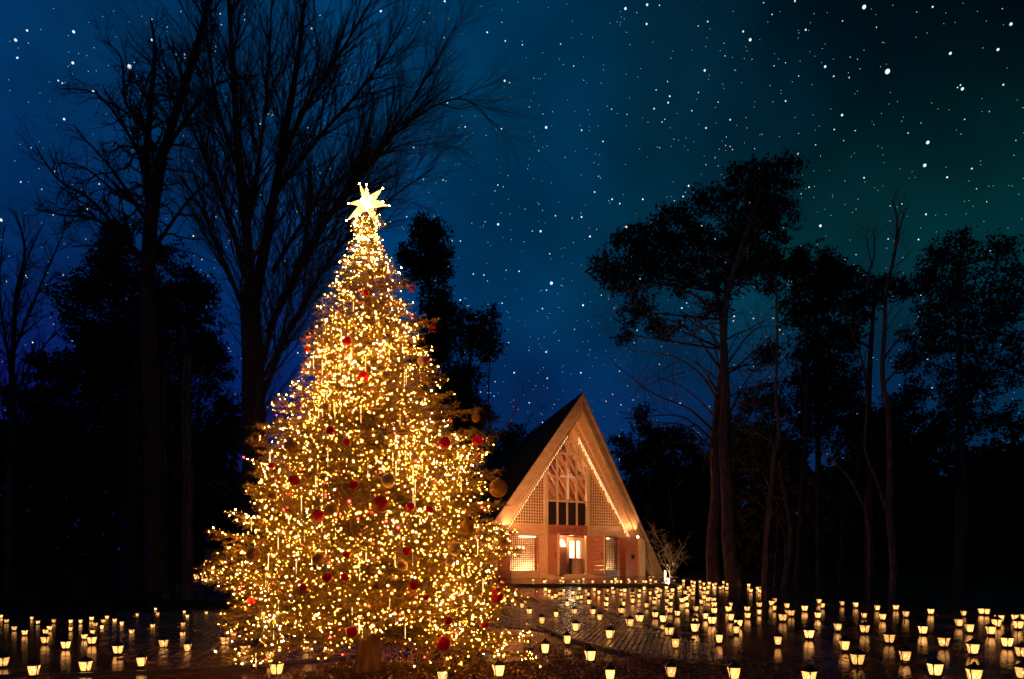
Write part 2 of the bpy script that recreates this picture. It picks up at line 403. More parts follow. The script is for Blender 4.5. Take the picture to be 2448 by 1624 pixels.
def pavers(name, piece, poly, direction, bw, bl, material, seed):
    """joined rows of blocks filling poly; the nearest 300 are objects, the rest one mesh"""
    rng = np.random.default_rng(seed)
    root = empty(name); root['kind'] = 'structure'
    d = np.array(direction, float); d /= np.linalg.norm(d); n = np.array([d[1], -d[0]])
    P = np.array(poly); u = P @ n; v = P @ d
    cells = []
    ui = u.min(); row = 0
    while ui < u.max():
        vi = v.min() + (row % 2) * bl / 2
        while vi < v.max():
            c = n * (ui + bw / 2) + d * (vi + bl / 2)
            if inside(poly, *c): cells.append((c[0], c[1]))
            vi += bl
        ui += bw; row += 1
    cells.sort(key=lambda c: c[0] ** 2 + c[1] ** 2)
    ang = math.atan2(d[1], d[0])
    a, b, h = bl / 2 - .006, bw / 2 - .006, .03
    mb = MB(); e = .012
    lo = [(-a, -b), (a, -b), (a, b), (-a, b)]
    vs = [(x, y, -.02) for x, y in lo] + [(x, y, h - e) for x, y in lo] + [(x * (1 - e / a), y * (1 - e / b), h) for x, y in lo]
    fs = [(8, 9, 10, 11)] + [(i, (i + 1) % 4, (i + 1) % 4 + 4, i + 4) for i in range(4)] + [(i + 4, (i + 1) % 4 + 4, (i + 1) % 4 + 8, i + 8) for i in range(4)]
    mb.raw(vs, fs); me = mb.mesh(piece, material)
    bv = np.array(vs); rest = []
    for k, (x, y) in enumerate(cells):
        z = gzf(x, y) + rng.uniform(-.004, .004)
        sl = (gzf(x + d[0] * .2, y + d[1] * .2) - gzf(x, y)) / .2
        tilt = (rng.normal() * .012, -math.atan(sl) + rng.normal() * .008)
        E_ = Euler((tilt[0], tilt[1], ang + rng.normal() * .006))
        if k < 300:
            o = link(piece, me, root); o.location = (x, y, z); o.rotation_euler = E_
        else:
            R = np.array(E_.to_matrix()); rest.append(bv @ R.T + (x, y, z))
    if rest:
        V = np.concatenate(rest); q = np.array(fs)
        Fc = (q[None] + (np.arange(len(rest)) * 12)[:, None, None]).reshape(-1, 4)
        o = link('further_' + piece, np_mesh(piece, V, Fc, [material]), root); o['kind'] = 'stuff'
    return root

def gp(px, py):
    x, y, z = ground_at(px, py); return (x, y)
up = [(1180, 1432), (1340, 1437), (1420, 1452), (1480, 1477), (1540, 1498), (1590, 1512), (1640, 1531), (1700, 1548)]
dn = [(1740, 1590), (1640, 1583), (1560, 1572), (1450, 1552), (1370, 1532), (1300, 1510), (1180, 1500)]
brick_poly = [gp(*p) for p in up + dn]
pavers('brick_path', 'brick', brick_poly, (.25, .97), .115, .23, M['brick'], 3)
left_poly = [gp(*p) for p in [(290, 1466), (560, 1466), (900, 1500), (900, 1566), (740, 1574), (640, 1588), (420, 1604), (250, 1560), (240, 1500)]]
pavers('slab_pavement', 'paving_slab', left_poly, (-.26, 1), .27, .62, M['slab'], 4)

def edging(name, pts, wdt, h, label):
    mb = MB()
    P = [Vector((*p, gzf(*p))) for p in pts]
    for a, b in zip(P, P[1:]):
        d = (b - a).normalized(); n = Vector((-d.y, d.x, 0)) * wdt / 2; u = Vector((0, 0, h)); g = Vector((0, 0, .03)); a2 = a + d * .006; b2 = b - d * .006
        mb.hexa([a2 - n - g, a2 + n - g, a2 + n + u, a2 - n + u], [b2 - n - g, b2 + n - g, b2 + n + u, b2 - n + u])
    o = mb.build(name, M['kerb']); o['kind'] = 'structure'
    return o
def resample(pts, step):
    out = [pts[0]]
    for a, b in zip(pts, pts[1:]):
        L_ = math.dist(a, b); k = max(1, int(L_ / step))
        for i in range(1, k + 1): out.append((a[0] + (b[0] - a[0]) * i / k, a[1] + (b[1] - a[1]) * i / k))
    return out
edging('kerb', resample([gp(*p) for p in [(1286, 1500), (1330, 1519), (1370, 1534), (1450, 1555), (1560, 1575), (1640, 1586), (1760, 1600)]], .6), .07, .05, '')
edging('kerb', resample([gp(*p) for p in [(-40, 1622), (200, 1616), (420, 1608), (560, 1600), (640, 1592), (760, 1580), (830, 1576)]], .7), .08, .05, '')
edging('kerb', resample([gp(*p) for p in [(1340, 1435), (1420, 1450), (1480, 1475), (1540, 1496), (1590, 1510), (1660, 1533)]], .6), .05, .035, '')

# ------------------------------------------------------------------ chapel
TH = .495; X0, Y0, ZC = 3.32, 41.0, 1.294
W, H, A_, WA, HA, D1 = 6.086, 8.836, 1.62, 7.34, 10.612, 1.552
AI = 1.38
def terrace_z(x, y): return gzf(x, 34.0) + .13 + .027 * (y - 34)

def build_terrace():
    mb = MB()
    f0 = 33.9
    def tz(x, y): return -.10 + .027 * y + .13
    xs = [-7, -3, 1, 5, 8.2]
    V = []; 
    a = [(-7.5, f0), (8.4, f0), (12.5, 52), (-12, 52)]
    top = [(x, y, tz(x, y)) for x, y in a]; bot = [(x, y, tz(x, y) - .5) for x, y in a]
    mb.raw(bot + top, [(4, 5, 6, 7), (0, 1, 5, 4), (1, 2, 6, 5), (2, 3, 7, 6), (3, 0, 4, 7)])
    o = mb.build('terrace', M['terrace']); o['kind'] = 'structure'
    return tz
tz = build_terrace()

def build_chapel():
    c = empty('chapel', (X0, Y0, ZC), TH, 'steep wooden A-frame chapel with lit gable and open doors behind the Christmas tree', 'chapel')
    wv, wd, wr, wb = M['wood_v'], M['wood'], M['wood_red'], M['wood_barge']
    edge = lambda h: W * (1 - h / H)
    d = lambda z: -D1 * z / HA
    # gable wall pieces (front face at y = 0)
    for s in (-1, 1):
        def P(pts): return [(s * x, z) for x, z in pts]
        mb = MB()
        mb.prism(P([(A_, 2.3), (edge(2.3), 2.3), (edge(2.95), 2.95), (A_, 2.95)]), -.03, .15)
        mb.prism(P([(A_, -.4), (A_ + .35, -.4), (A_ + .35, 2.3), (A_, 2.3)]), 0, .15)
        mb.prism(P([(A_ + .35, -.4), (3.95, -.4), (3.95, .22), (A_ + .35, .22)]), .005, .15)
        mb.build('gable_wall', wd, c)
        MB().prism(P([(3.95, -.4), (W, -.4), (edge(2.3), 2.3), (3.95, 2.3)]), .004, .16).build('side_panel', wr, c)
        MB().prism(P([(AI, -.4), (A_, -.4), (A_, edge(0) and H * (1 - A_ / W)), (AI, H * (1 - AI / W))]), -.08, .17).build('column', wv, c)
        # upper lattice: crossing slats with dark board behind
        mb = MB(); p = .172; t = .058
        z = 2.95
        while z < H * (1 - A_ / W):
            x1 = edge(z + t)
            if x1 > A_ + .1: mb.box(*sorted((s * A_, s * x1)), .0, .035, z, z + p - .105 + .0)
            z += p
        x = A_
        while x < edge(2.95):
            zt = H * (1 - (x + .06) / W)
            if zt > 3.0: mb.box(*sorted((s * x, s * (x + .067))), .002, .037, 2.95, zt)
            x += .172
        mb.prism(P([(edge(2.95) - .12, 2.95), (edge(2.95), 2.95), (A_, H * (1 - A_ / W)), (A_, H * (1 - A_ / W) - .17)]), -.01, .04)
        o = mb.build('lattice', wd, c)
        MB().prism(P([(A_, 2.95), (edge(2.95), 2.95), (A_, H * (1 - A_ / W))]), .16, .2).build('lattice_backing', M['dark'], c)
        # lower grille over a lit paper screen
        mb = MB(); x = A_ + .35
        while x < 3.95: mb.box(*sorted((s * x, s * (x + .045))), .01, .05, .22, 2.3); x += .128
        z = .22
        while z < 2.3: mb.box(*sorted((s * (A_ + .35), s * 3.95)), .014, .046, z, z + .045); z += .128
        mb.build('grille', wr, c)
        MB().box(*sorted((s * (A_ + .3), s * 3.95)), .62, .66, .0, 2.4).build('paper_screen', M['screen'], c)
        lb = MB().box(*sorted((s * (A_ + .5), s * 3.2)), .16, .24, .06, .13).build('tube_lamp', M['tube'], c)
        MB().box(*sorted((s * (A_ + .5), s * 3.2)), .16, .24, 2.2, 2.27).build('tube_lamp', M['lamp'], c)
        # posts that carry the eave, red return wall
        px0 = 5.02
        MB().prism(P([(px0, -.25), (px0 + .42, -.25), (px0 + .42, 1.98), (px0 + .1, 2.42), (px0, 2.42)]), -.62, -.2).build('eave_post', wv, c)
        MB().box(*sorted((s * 4.1, s * px0)), -.42, -.36, -.2, 2.36).build('return_wall', wr, c)
        if s == 1:
            fr = MB()
            fr.box(4.5, 4.74, -.44, -.425, .95, 1.22); o = fr.build('small_window', M['metal'], c)
            k = MB()
            for i in range(2):
                for j in range(2): k.box(4.515 + i * .115, 4.61 + i * .115, -.446, -.442, .965 + j * .13, 1.075 + j * .13)
            k.build('pane', M['dark'], o)
        # roof
        k = .69; back = 13.5
        def hexr(o0, i0, mats, name, f0, yb=back, kk=k, par=c):
            # o0,i0: horizontal offsets (outer,inner) from the outer roof line
            sl = HA / WA
            def ln(off): return (WA - off, 0.0), (0.0, HA - off * sl)
            (ax, az), (bx, bz) = ln(o0); (cx, cz), (dx, dz) = ln(i0)
            fr = [(s * ax, f0(az), -.35), (s * bx, f0(bz), bz), (s * dx, f0(dz), dz), (s * cx, f0(cz), -.35)]
            # extend the foot to ground
            fr[0] = (s * (ax + .35 / sl), f0(0), -.35); fr[3] = (s * (cx + .35 / sl), f0(0), -.35)
            bk = [(fr[0][0], yb, -.35), (0, yb, bz * kk), (0, yb, dz * kk), (fr[3][0], yb, -.35)]
            return MB().hexa(fr, bk).build(name, mats, par)
        hexr(0, .16, M['roof'], 'roof', lambda z: d(z) - .06)
        hexr(.163, .62, wb, 'roof_board', lambda z: d(z) + .05)
        hexr(.623, .92, wd, 'soffit', lambda z: d(z) * .62 - .10, 13.4)
        hexr(.923, 1.24, wd, 'rafter_beam', lambda z: d(z) * .36 - .16, 13.3)
        # barge boards on the front of the gable, in three stepped layers
        def barge(o0, i0, f0, th, m, name):
            sl = HA / WA
            fr = [(s * (WA - o0 + .35 / sl), f0(0), -.35), (0, f0(HA), HA - o0 * sl), (0, f0(HA), HA - i0 * sl), (s * (WA - i0 + .35 / sl), f0(0), -.35)]
            bk = [(x, y + th, z) for x, y, z in fr]
            return MB().hexa(fr, bk).build(name, m, c)
        barge(.04, .20, lambda z: d(z) - .16, .09, wb, 'roof_edge_trim')
        barge(.20, .78, lambda z: d(z) - .10, .145, wb, 'bargeboard')
        barge(.66, .70, lambda z: d(z) - .12, .019, wd, 'bargeboard_fillet')
    # window grid
    win = empty('window', parent := (0, 0, 0)); win.parent = c; win.name = 'window'
    mb = MB()
    def top_at(x): return H * (1 - abs(x) / W) - .12
    for x in (-.69, 0, .69): mb.box(x - .05, x + .05, -.03, .09, 2.97, top_at(x))
    for z in (4.4, 5.85, 7.25, 8.05):
        e = min(AI, edge(z)); mb.box(-e, e, -.024, .084, z - .055, z + .055)
    for s in (-1, 1):
        mb.prism([(s * AI, top_at(AI) - .12), (s * AI, top_at(AI) + .1), (0, H - .02), (0, H - .32)], -.04, .1)
    mb.build('window_frame', wv, win)
    xs = [-AI, -.69, 0, .69, AI]; zs = [2.97, 4.4, 5.85, 7.25]
    for i in range(4):
        for j in range(3):
            p = MB().box(xs[i] + .05, xs[i + 1] - .05, .03, .04, zs[j] + .055, min(zs[j + 1] - .055, 99)).build('pane', M['dark'] if j == 0 else M['glass'], win)
        x0, x1 = xs[i] + .05, xs[i + 1] - .05
        MB().prism([(x0, 7.31), (x1, 7.31), (x1, max(7.35, top_at(x1) - .1)), (x0, max(7.35, top_at(x0) - .1))], .03, .04).build('pane', M['glass'], win)
    mb = MB(); mb.box(-.04, .04, -.13, -.06, 4.5, 6.32).box(-.5, .5, -.126, -.064, 5.82, 5.92)
    mb.build('cross', M['white'], c)
    # beam with engraved characters over the doors
    lin = MB().box(-AI - .02, AI + .02, -.085, .12, 2.36, 2.97).build('lintel', wr, c)
    strokes = [
        [(-.1, .1, .02, .13), (-.02, .08, .13, -.02), (.06, .12, .1, .04), (-.08, .02, .0, -.1), (.02, -.08, .12, -.12)],
        [(-.12, .1, .12, .1), (-.08, .04, .1, .06), (0, .12, 0, -.06), (-.02, 0, .1, -.12), (.0, -.02, -.1, -.1)],
        [(-.02, .12, .08, .1), (.08, .12, -.02, -.04), (-.12, .0, .06, .0), (-.1, -.1, .02, -.06), (-.1, .0, -.12, -.1)],
        [(-.12, .06, .12, .08), (-.04, .12, -.1, -.1), (.04, .1, .0, -.12), (-.02, .0, .12, -.1), (.06, .02, -.06, -.04)],
        [(-.08, .1, .1, .1), (-.1, .02, .12, .02), (-.06, -.04, .08, -.04), (-.1, -.1, .12, -.12), (.0, .12, .0, -.1)]]
    for i, st in enumerate(strokes):
        mb = MB(); cx, cz = -1.02 + i * .5, 2.67
        for a, b, e, f in st:
            p, q = Vector((cx + a, -.092, cz + b)), Vector((cx + e, -.092, cz + f)); mb.bar(p, q, .014, 4)
        mb.build('engraved_character', M['stone_dark'], lin)
    # doors
    for s, ang in ((-1, math.radians(92)), (1, math.radians(116))):
        do = empty('door', (s * AI, -.03, -.02)); do.parent = c
        do.rotation_euler = (0, 0, ang if s > 0 else -ang) if False else (0, 0, 0)
        mb = MB(); n = 9
        # leaf direction when open
        dx, dy = (s * -math.cos(ang), -math.sin(ang))
        nx, ny = -dy * .045, dx * .045
        for i in range(n):
            z0, z1 = .06 + i * 2.32 / n, .06 + (i + 1) * 2.32 / n - .012
            a = [(dx * t - nx, dy * t - ny, z) for t, z in ((0, z0), (1.25, z0), (1.25, z1), (0, z1))]
            b = [(dx * t + nx, dy * t + ny, z) for t, z in ((0, z0), (1.25, z0), (1.25, z1), (0, z1))]
            pl = MB().hexa(a, b).build('plank', wr, do)
        nx2, ny2 = nx * 1.3, ny * 1.3
        fr = MB()
        for t0, t1 in ((-.02, .06), (1.2, 1.29)):
            fr.hexa([(dx * t - nx2, dy * t - ny2, z) for t, z in ((t0, .04), (t1, .04), (t1, 2.41), (t0, 2.41))], [(dx * t + nx2, dy * t + ny2, z) for t, z in ((t0, .04), (t1, .04), (t1, 2.41), (t0, 2.41))])
        fr.build('door_frame', wd, do)
        MB().bar((dx * 1.1 + nx * 2.2, dy * 1.1 + ny * 2.2, 1.0), (dx * 1.1 + nx * 2.2, dy * 1.1 + ny * 2.2, 1.35), .015).bar((dx * 1.1 - nx * 2.2, dy * 1.1 - ny * 2.2, 1.0), (dx * 1.1 - nx * 2.2, dy * 1.1 - ny * 2.2, 1.35), .015).build('handle', M['metal'], do)
    # steps
    MB().box(-1.5, 1.5, -.75, .0, -.3, .03).build('step', M['wood'], c)
    MB().box(-2.0, 2.1, -1.5, -.752, -.45, -.09).build('step', M['wood'], c)
    # inside: floor, loft front, vestibule walls, inner lit window
    MB().box(-6.6, 6.6, .67, 13.2, -.3, .02).build('floor', M['wood'], c)
    MB().box(-2.0, 2.0, .2, .62, -.3, .02).build('door_sill', M['wood'], c)
    MB().box(-4.2, 4.2, .68, 13.0, 2.6, 2.72).build('loft_floor', wr, c)
    MB().box(-4.0, 4.0, .72, .78, 2.74, 4.3).build('loft_front', M['dark'], c)
    v = empty('vestibule'); v.parent = c
    MB().box(-1.66, -1.56, .2, 1.6, .02, 2.58).build('inner_wall', wr, v)
    mb = MB(); mb.box(-1.56, 1.1, 1.6, 1.7, .02, 2.58).box(2.06, 3.4, 1.6, 1.7, .02, 2.58).box(1.1, 2.06, 1.6, 1.7, 2.16, 2.58)
    mb.build('inner_wall', wr, v)
    MB().box(2.6, 2.66, .68, 1.598, .02, 2.58).build('inner_wall', M['wood_v'], v)
    mb = MB(); mb.box(.92, 1.14, 1.5, 1.6, .02, 2.3).box(2.02, 2.4, 1.5, 1.6, .02, 2.3).box(1.14, 2.02, 1.5, 1.6, 2.1, 2.3); mb.build('inner_frame', M['wood_v'], v)
    MB().box(1.1, 2.06, 1.72, 1.76, 1.0, 2.16).build('lit_panel', M['inner_lit'], v)
    MB().box(1.1, 2.06, 1.72, 1.76, .02, .998).build('panel_base', M['wood'], v)
    MB().box(1.62, 1.76, 1.64, 1.7, 1.0, 2.1).build('panel_post', M['wood'], v)
    mb = MB()
    for i in range(4):
        x = .42 + i * .15; mb.prism([(x, 1.72), (x + .08, 1.72), (x - .12, 2.15), (x - .2, 2.15)], 1.56, 1.598)
    mb.build('lit_slats', M['inner_lit'], v)
    mb = MB()
    for i in range(4): mb.box(.1, .85, 1.3, 1.59, .1 + i * .16, .2 + i * .16)
    mb.build('stair_tread', wr, v)
    # inner rafters that show through the window
    for s in (-1, 1):
        for i in range(17):
            y = 1.4 + i * .66; q = 1 - (1 - .69) * y / 13.5
            hx, hz = W * .985 , H * q - .15
            mb = MB(); dz = .2
            mb.hexa([(s * hx * .99, y, -.1), (0, y, hz), (0, y, hz - dz * 1.7), (s * (hx * .99 - dz), y, -.1)], [(s * hx * .99, y + .13, -.1), (0, y + .13, hz), (0, y + .13, hz - dz * 1.7), (s * (hx * .99 - dz), y + .13, -.1)])
            mb.build('rafter', M['wood'], c)
    MB().prism([(-5.6, 0), (5.6, 0), (0, 6.2)], 13.0, 13.2).build('rear_wall', wr, c)
    # lamps: each with its own light; all but the right eave lamp are added
    def lamp(loc, power, rot, size=.25, spot=None, name='eave_lamp', col=(1, .6, .3)):
        b = MB().lathe([(.0, .0), (.05, .0), (.07, .1), (.05, .14), (0, .14)], 10).build(name, M['lamp'] if name != 'added_ceiling_lamp' else M['white'], c, True); b.location = loc
        ld = bpy.data.lights.new('lamp_light', 'SPOT' if spot else 'POINT')
        if spot: rot = Vector(rot).to_track_quat('-Z', 'Y').to_euler()
        ld.energy = power; ld.color = col; ld.shadow_soft_size = size
        if spot: ld.spot_size = math.radians(spot); ld.spot_blend = .8
        lo = bpy.data.objects.new('lamp_light', ld); COL.objects.link(lo); lo.parent = b; lo.location = (0, 0, .2 if name != 'added_ceiling_lamp' else -.2)
        lo.rotation_euler = rot
        return b
    for s in (-1, 1):
        lamp((s * 4.62, -.9, 2.25), 260, (-s * 2.6, .35, 4.0), .12, 120)  # the left eave lamp is added to brighten its side of the gable
    for s in (-1,):   # unseen flood on a post, added to light the gable front
        MB().bar((-9.7, -9.0, -.9), (-9.7, -9.0, 1.9), .04, 8).build('added_flood_post', M['metal'], c)
        lamp((-9.7, -9.0, 1.9), 8800, (9.9, 9.0, 2.2), .1, 62, 'added_flood', (1, .49, .19))
    lamp((.9, .9, 2.5), 60, (0, 0, 0), .15, None, 'added_ceiling_lamp', (1, .7, .36))  # unseen lamp added to light the vestibule
    for y in (2.5, 6.5): lamp((0, y, 4.6), 170, (0, 0, 0), .1, None, 'added_loft_lamp', (1, .46, .22))  # unseen lamps added to light the rafters behind the window
    # icicle lights strung under the inner edge of the gable
    st = empty('icicle_light_string', (X0, Y0, ZC), TH, 'string of short warm icicle lights hung under the chapel gable eaves', 'string lights')
    wire = MB()
    for s in (-1, 1):
        prev = None
        n = 50
        for i in range(n):
            t = (i + .5) / n; x = W * .06 + (W * .80) * t; off = 1.24
            sl = HA / WA; z = (WA - off - x) * sl + .0
            y = d(z) * .36 - .21
            L_ = (.22 + .22 * random.random()) * (1 if s > 0 else .35)
            MB().bar((s * x, y, z - .03), (s * x, y, z - .05 - L_), .016, 5).build('icicle', M['eave_light'], st)
            p = Vector((s * x, y, z - .02))
            if prev: wire.bar(prev, p, .008, 4)
            prev = p
    wire.build('wire', M['metal'], st)
    # lectern inside the door
    loc = Matrix.Rotation(TH, 4, 'Z') @ Vector((1.42, 1.2, 0)) + Vector((X0, Y0, ZC + .02))
    le = empty('lectern', loc, TH, 'brown carved wooden lectern standing inside the open chapel doors', 'lectern')
    MB().box(-.4, .4, -.12, .12, 0, .95).build('body', M['stone_dark'], le)
    MB().box(-.44, .44, -.16, .16, .953, 1.0).build('top', M['wood'], le)
    mb = MB()
    for i in range(5): mb.box(-.36 + i * .15, -.26 + i * .15, -.132, -.12, .1, .85)
    mb.build('carved_panel', M['stone_dark'], le)
build_chapel()

# ------------------------------------------------------------------ little building behind, on the left
def build_hut():
    b = empty('garden_hut', place(520, 1380, 50.0), 0.2, 'low plain hut with dim ochre wall behind the left lanterns', 'hut')
    MB().box(-.9, 3.4, 0, 3, -.6, 2.1).build('wall', M['plaster'], b)
    MB().prism([(-1.4, 2.1), (3.9, 2.1), (3.9, 2.35), (1.2, 3.0), (-1.4, 2.35)], -.4, 3.4).build('roof', M['roof'], b)
    MB().box(.9, 1.7, -.03, -.002, -.5, 1.5).build('door', M['wood_red'], b)
build_hut()

# ------------------------------------------------------------------ Christmas tree
TX, TY = -2.21, 10.5
TZ = gzf(TX, TY)
PROF = [(540, 14), (600, 34), (650, 60), (700, 84), (800, 128), (900, 178), (1000, 236), (1100, 274), (1200, 308), (1300, 338), (1400, 362), (1490, 360), (1570, 312)]
def zpix(y): return CAMZ + (HY - y) / F * TY
pz = np.array([zpix(y) for y, r in PROF])[::-1]; pr = np.array([r / F * TY for y, r in PROF])[::-1]
def tree_r(z): return float(np.interp(z, pz, pr))

def fir_branch(L, seed):
    """one bough lying along +x; returns mesh and anchor points on its twigs"""
    rng = np.random.default_rng(seed)
    S = []; anchors = []
    def stem(p, d, ln, r, n, sag, lift):
        pts = [p]; q = p.copy(); dd = d.copy()
        for i in range(n):
            t = i / n
            dd = dd + np.array([0, 0, -sag * (1 - t) + lift * t]) / n + rng.normal(size=3) * .05
            dd /= np.linalg.norm(dd); q2 = q + dd * ln / n
            S.append((*q, *q2, r * (1 - .75 * i / n), r * (1 - .75 * (i + 1) / n))); q = q2; pts.append(q)
        return pts
    main = stem(np.zeros(3), np.array([1, 0, .12]), L, .006 + .009 * L, 10, .35, .55)
    main = np.array(main); twigs = [(main, .0)]
    k = max(5, int(L / .085))
    for i in range(k):
        t = .12 + .88 * (i + .5) / k
        for s in (-1, 1):
            f = t * 10; a = int(min(9, f)); p = main[a] + (main[a + 1] - main[a]) * (f - a)
            tang = main[a + 1] - main[a]; tang /= np.linalg.norm(tang)
            ln = (.10 + .34 * L ** .8 * (1 - t) ** .7 * (.4 + .9 * min(1, t * 3)) ) * rng.uniform(.7, 1.2)
            ln = min(ln, .62)
            an = math.radians(rng.uniform(40, 60)); d = tang * math.cos(an) + np.array([0, s, 0]) * math.sin(an) + np.array([0, 0, rng.normal() * .22])
            q = np.array(stem(p, d, ln, .0045, 4, .2, .25)); twigs.append((q, 1))
            m = int(ln / .055)
            for j in range(1, m):
                for s2 in (-1, 1):
                    if rng.random() < .2: continue
                    ff = j / m * 4; b = int(min(3, ff)); p2 = q[b] + (q[b + 1] - q[b]) * (ff - b)
                    tg = q[b + 1] - q[b]; tg /= np.linalg.norm(tg) + 1e-9
                    side = np.cross([0, 0, 1], tg); side /= np.linalg.norm(side) + 1e-9
                    d2 = tg * .7 + side * s2 * .7 + np.array([0, 0, rng.normal() * .3])
                    q2 = np.array(stem(p2, d2, rng.uniform(.05, .12) * (1.15 - .5 * j / m), .003, 1, 0, 0)); twigs.append((q2, 2))
    # needles
    P = []; T = []
    for q, lv in twigs:
        for a, b in zip(q, q[1:]):
            ln = np.linalg.norm(b - a); n = max(2, int(ln * (150 if lv else 60)))
            u = (np.arange(n) + rng.random(n)) / n; P.append(a + (b - a) * u[:, None]); T.append(np.repeat(((b - a) / (ln + 1e-9))[None], n, 0))
            anchors.append(b)
    P = np.concatenate(P); T = np.concatenate(T); n = len(P)
    rd = rand_unit(n, rng); rd -= T * (rd * T).sum(1, keepdims=True); rd /= np.linalg.norm(rd, axis=1, keepdims=True) + 1e-9
    rd[:, 2] += .25
    D = T * rng.uniform(.45, .8, (n, 1)) + rd * .8; D /= np.linalg.norm(D, axis=1, keepdims=True)
    wv_ = np.cross(D, rand_unit(n, rng)); wv_ /= np.linalg.norm(wv_, axis=1, keepdims=True) + 1e-9
    ln = rng.uniform(.022, .036, (n, 1)); hw = .0030
    Vn = np.stack([P - wv_ * hw, P + wv_ * hw, P + D * ln], 1).reshape(-1, 3)
    Fn = np.arange(3 * n).reshape(-1, 3)
    Vs, Fs = segs_geo(S, 3)
    V = np.concatenate([Vn, Vs]); 
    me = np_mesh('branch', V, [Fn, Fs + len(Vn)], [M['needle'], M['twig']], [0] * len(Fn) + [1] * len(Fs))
    return me, np.array(anchors), main[-1]

def build_xmas_tree():
    rng = np.random.default_rng(11)
    t = empty('christmas_tree', (TX, TY, TZ), 0, 'tall decorated fir tree covered in golden fairy lights in front of chapel', 'Christmas tree')
    top = 7.05
    S = []; n = 16
    for i in range(n):
        a, b = i / n, (i + 1) / n; S.append((0, 0, -.15 + a * top, 0, 0, -.15 + b * top, .185 * (1 - a) ** .8 + .012 + (.05 if i == 0 else 0), .185 * (1 - b) ** .8 + .012))
    Vt, Ft = segs_geo(S, 14); link('trunk', np_mesh('trunk', Vt, Ft, [M['bark']], smooth=True), t)
    classes = {2.2: [fir_branch(2.2, 100 + i) for i in range(3)], 1.4: [fir_branch(1.4, 200 + i) for i in range(3)],
               .8: [fir_branch(.8, 300 + i) for i in range(3)], .4: [fir_branch(.4, 400 + i) for i in range(3)]}
    anchors = []
    z = .60; wi = 0
    while z < 7.0:
        R = tree_r(z + TZ)
        cnt = int(np.clip(5 + R * 2.4, 4, 11))
        ph = wi * 2.4
        for k in range(cnt):
            an = ph + 2 * math.pi * (k + rng.uniform(-.3, .3)) / cnt
            zz = z + rng.uniform(-.06, .06)
            if z < .86 and math.sin(an) < -.72: continue
            L_ = max(.16, tree_r(zz + TZ) * rng.uniform(.87, 1.06)); 
            if rng.random() < .06: L_ *= 1.08
            if z < 3.2: L_ *= 1.05 + .05 * math.cos(an)
            if L_ < .3 or z > 6.3: L_ = max(L_, rng.uniform(.12, .3))
            cl = min(classes, key=lambda q: abs(math.log(q / L_))); me, an_pts, _tip = classes[cl][rng.integers(3)]
            s = L_ / cl
            pitch = -.13 + .5 * smooth01((z - 4.2) / 3.0) + rng.normal() * .08
            mt = Matrix.Translation((0, 0, zz)) @ Matrix.Rotation(an, 4, 'Z') @ Matrix.Rotation(-pitch, 4, 'Y') @ Matrix.Rotation(rng.normal() * .25, 4, 'X') @ Matrix.Diagonal((s, s, s, 1))
            o = link('branch', me, t); o.matrix_local = mt
            A = np.array(mt); pts = an_pts @ A[:3, :3].T + A[:3, 3]
            rr = np.hypot(pts[:, 0], pts[:, 1]); keep = rr > .45 * L_
            pts = pts[keep]
            q0 = Vector((math.cos(an) * L_ * .8, math.sin(an) * L_ * .8, zz)) * 1.3
            dn = .62 + 1.25 * smooth01((mathutils.noise.noise(q0) + .45) / .9)
            m = int((3 + 12.5 * L_ ** 1.15 * (1.3 if z > 3 else 1)) * dn)
            if len(pts): anchors.append(pts[rng.integers(len(pts), size=min(m, len(pts)))])
        z += .108 + .062 * min(1, R / 2); wi += 1
    A = np.concatenate(anchors) + np.array([TX, TY, TZ])
    A += rng.normal(size=A.shape) * .015 + [0, 0, .012]
    return t, A, classes
xt, ANCH, CLASSES = build_xmas_tree()

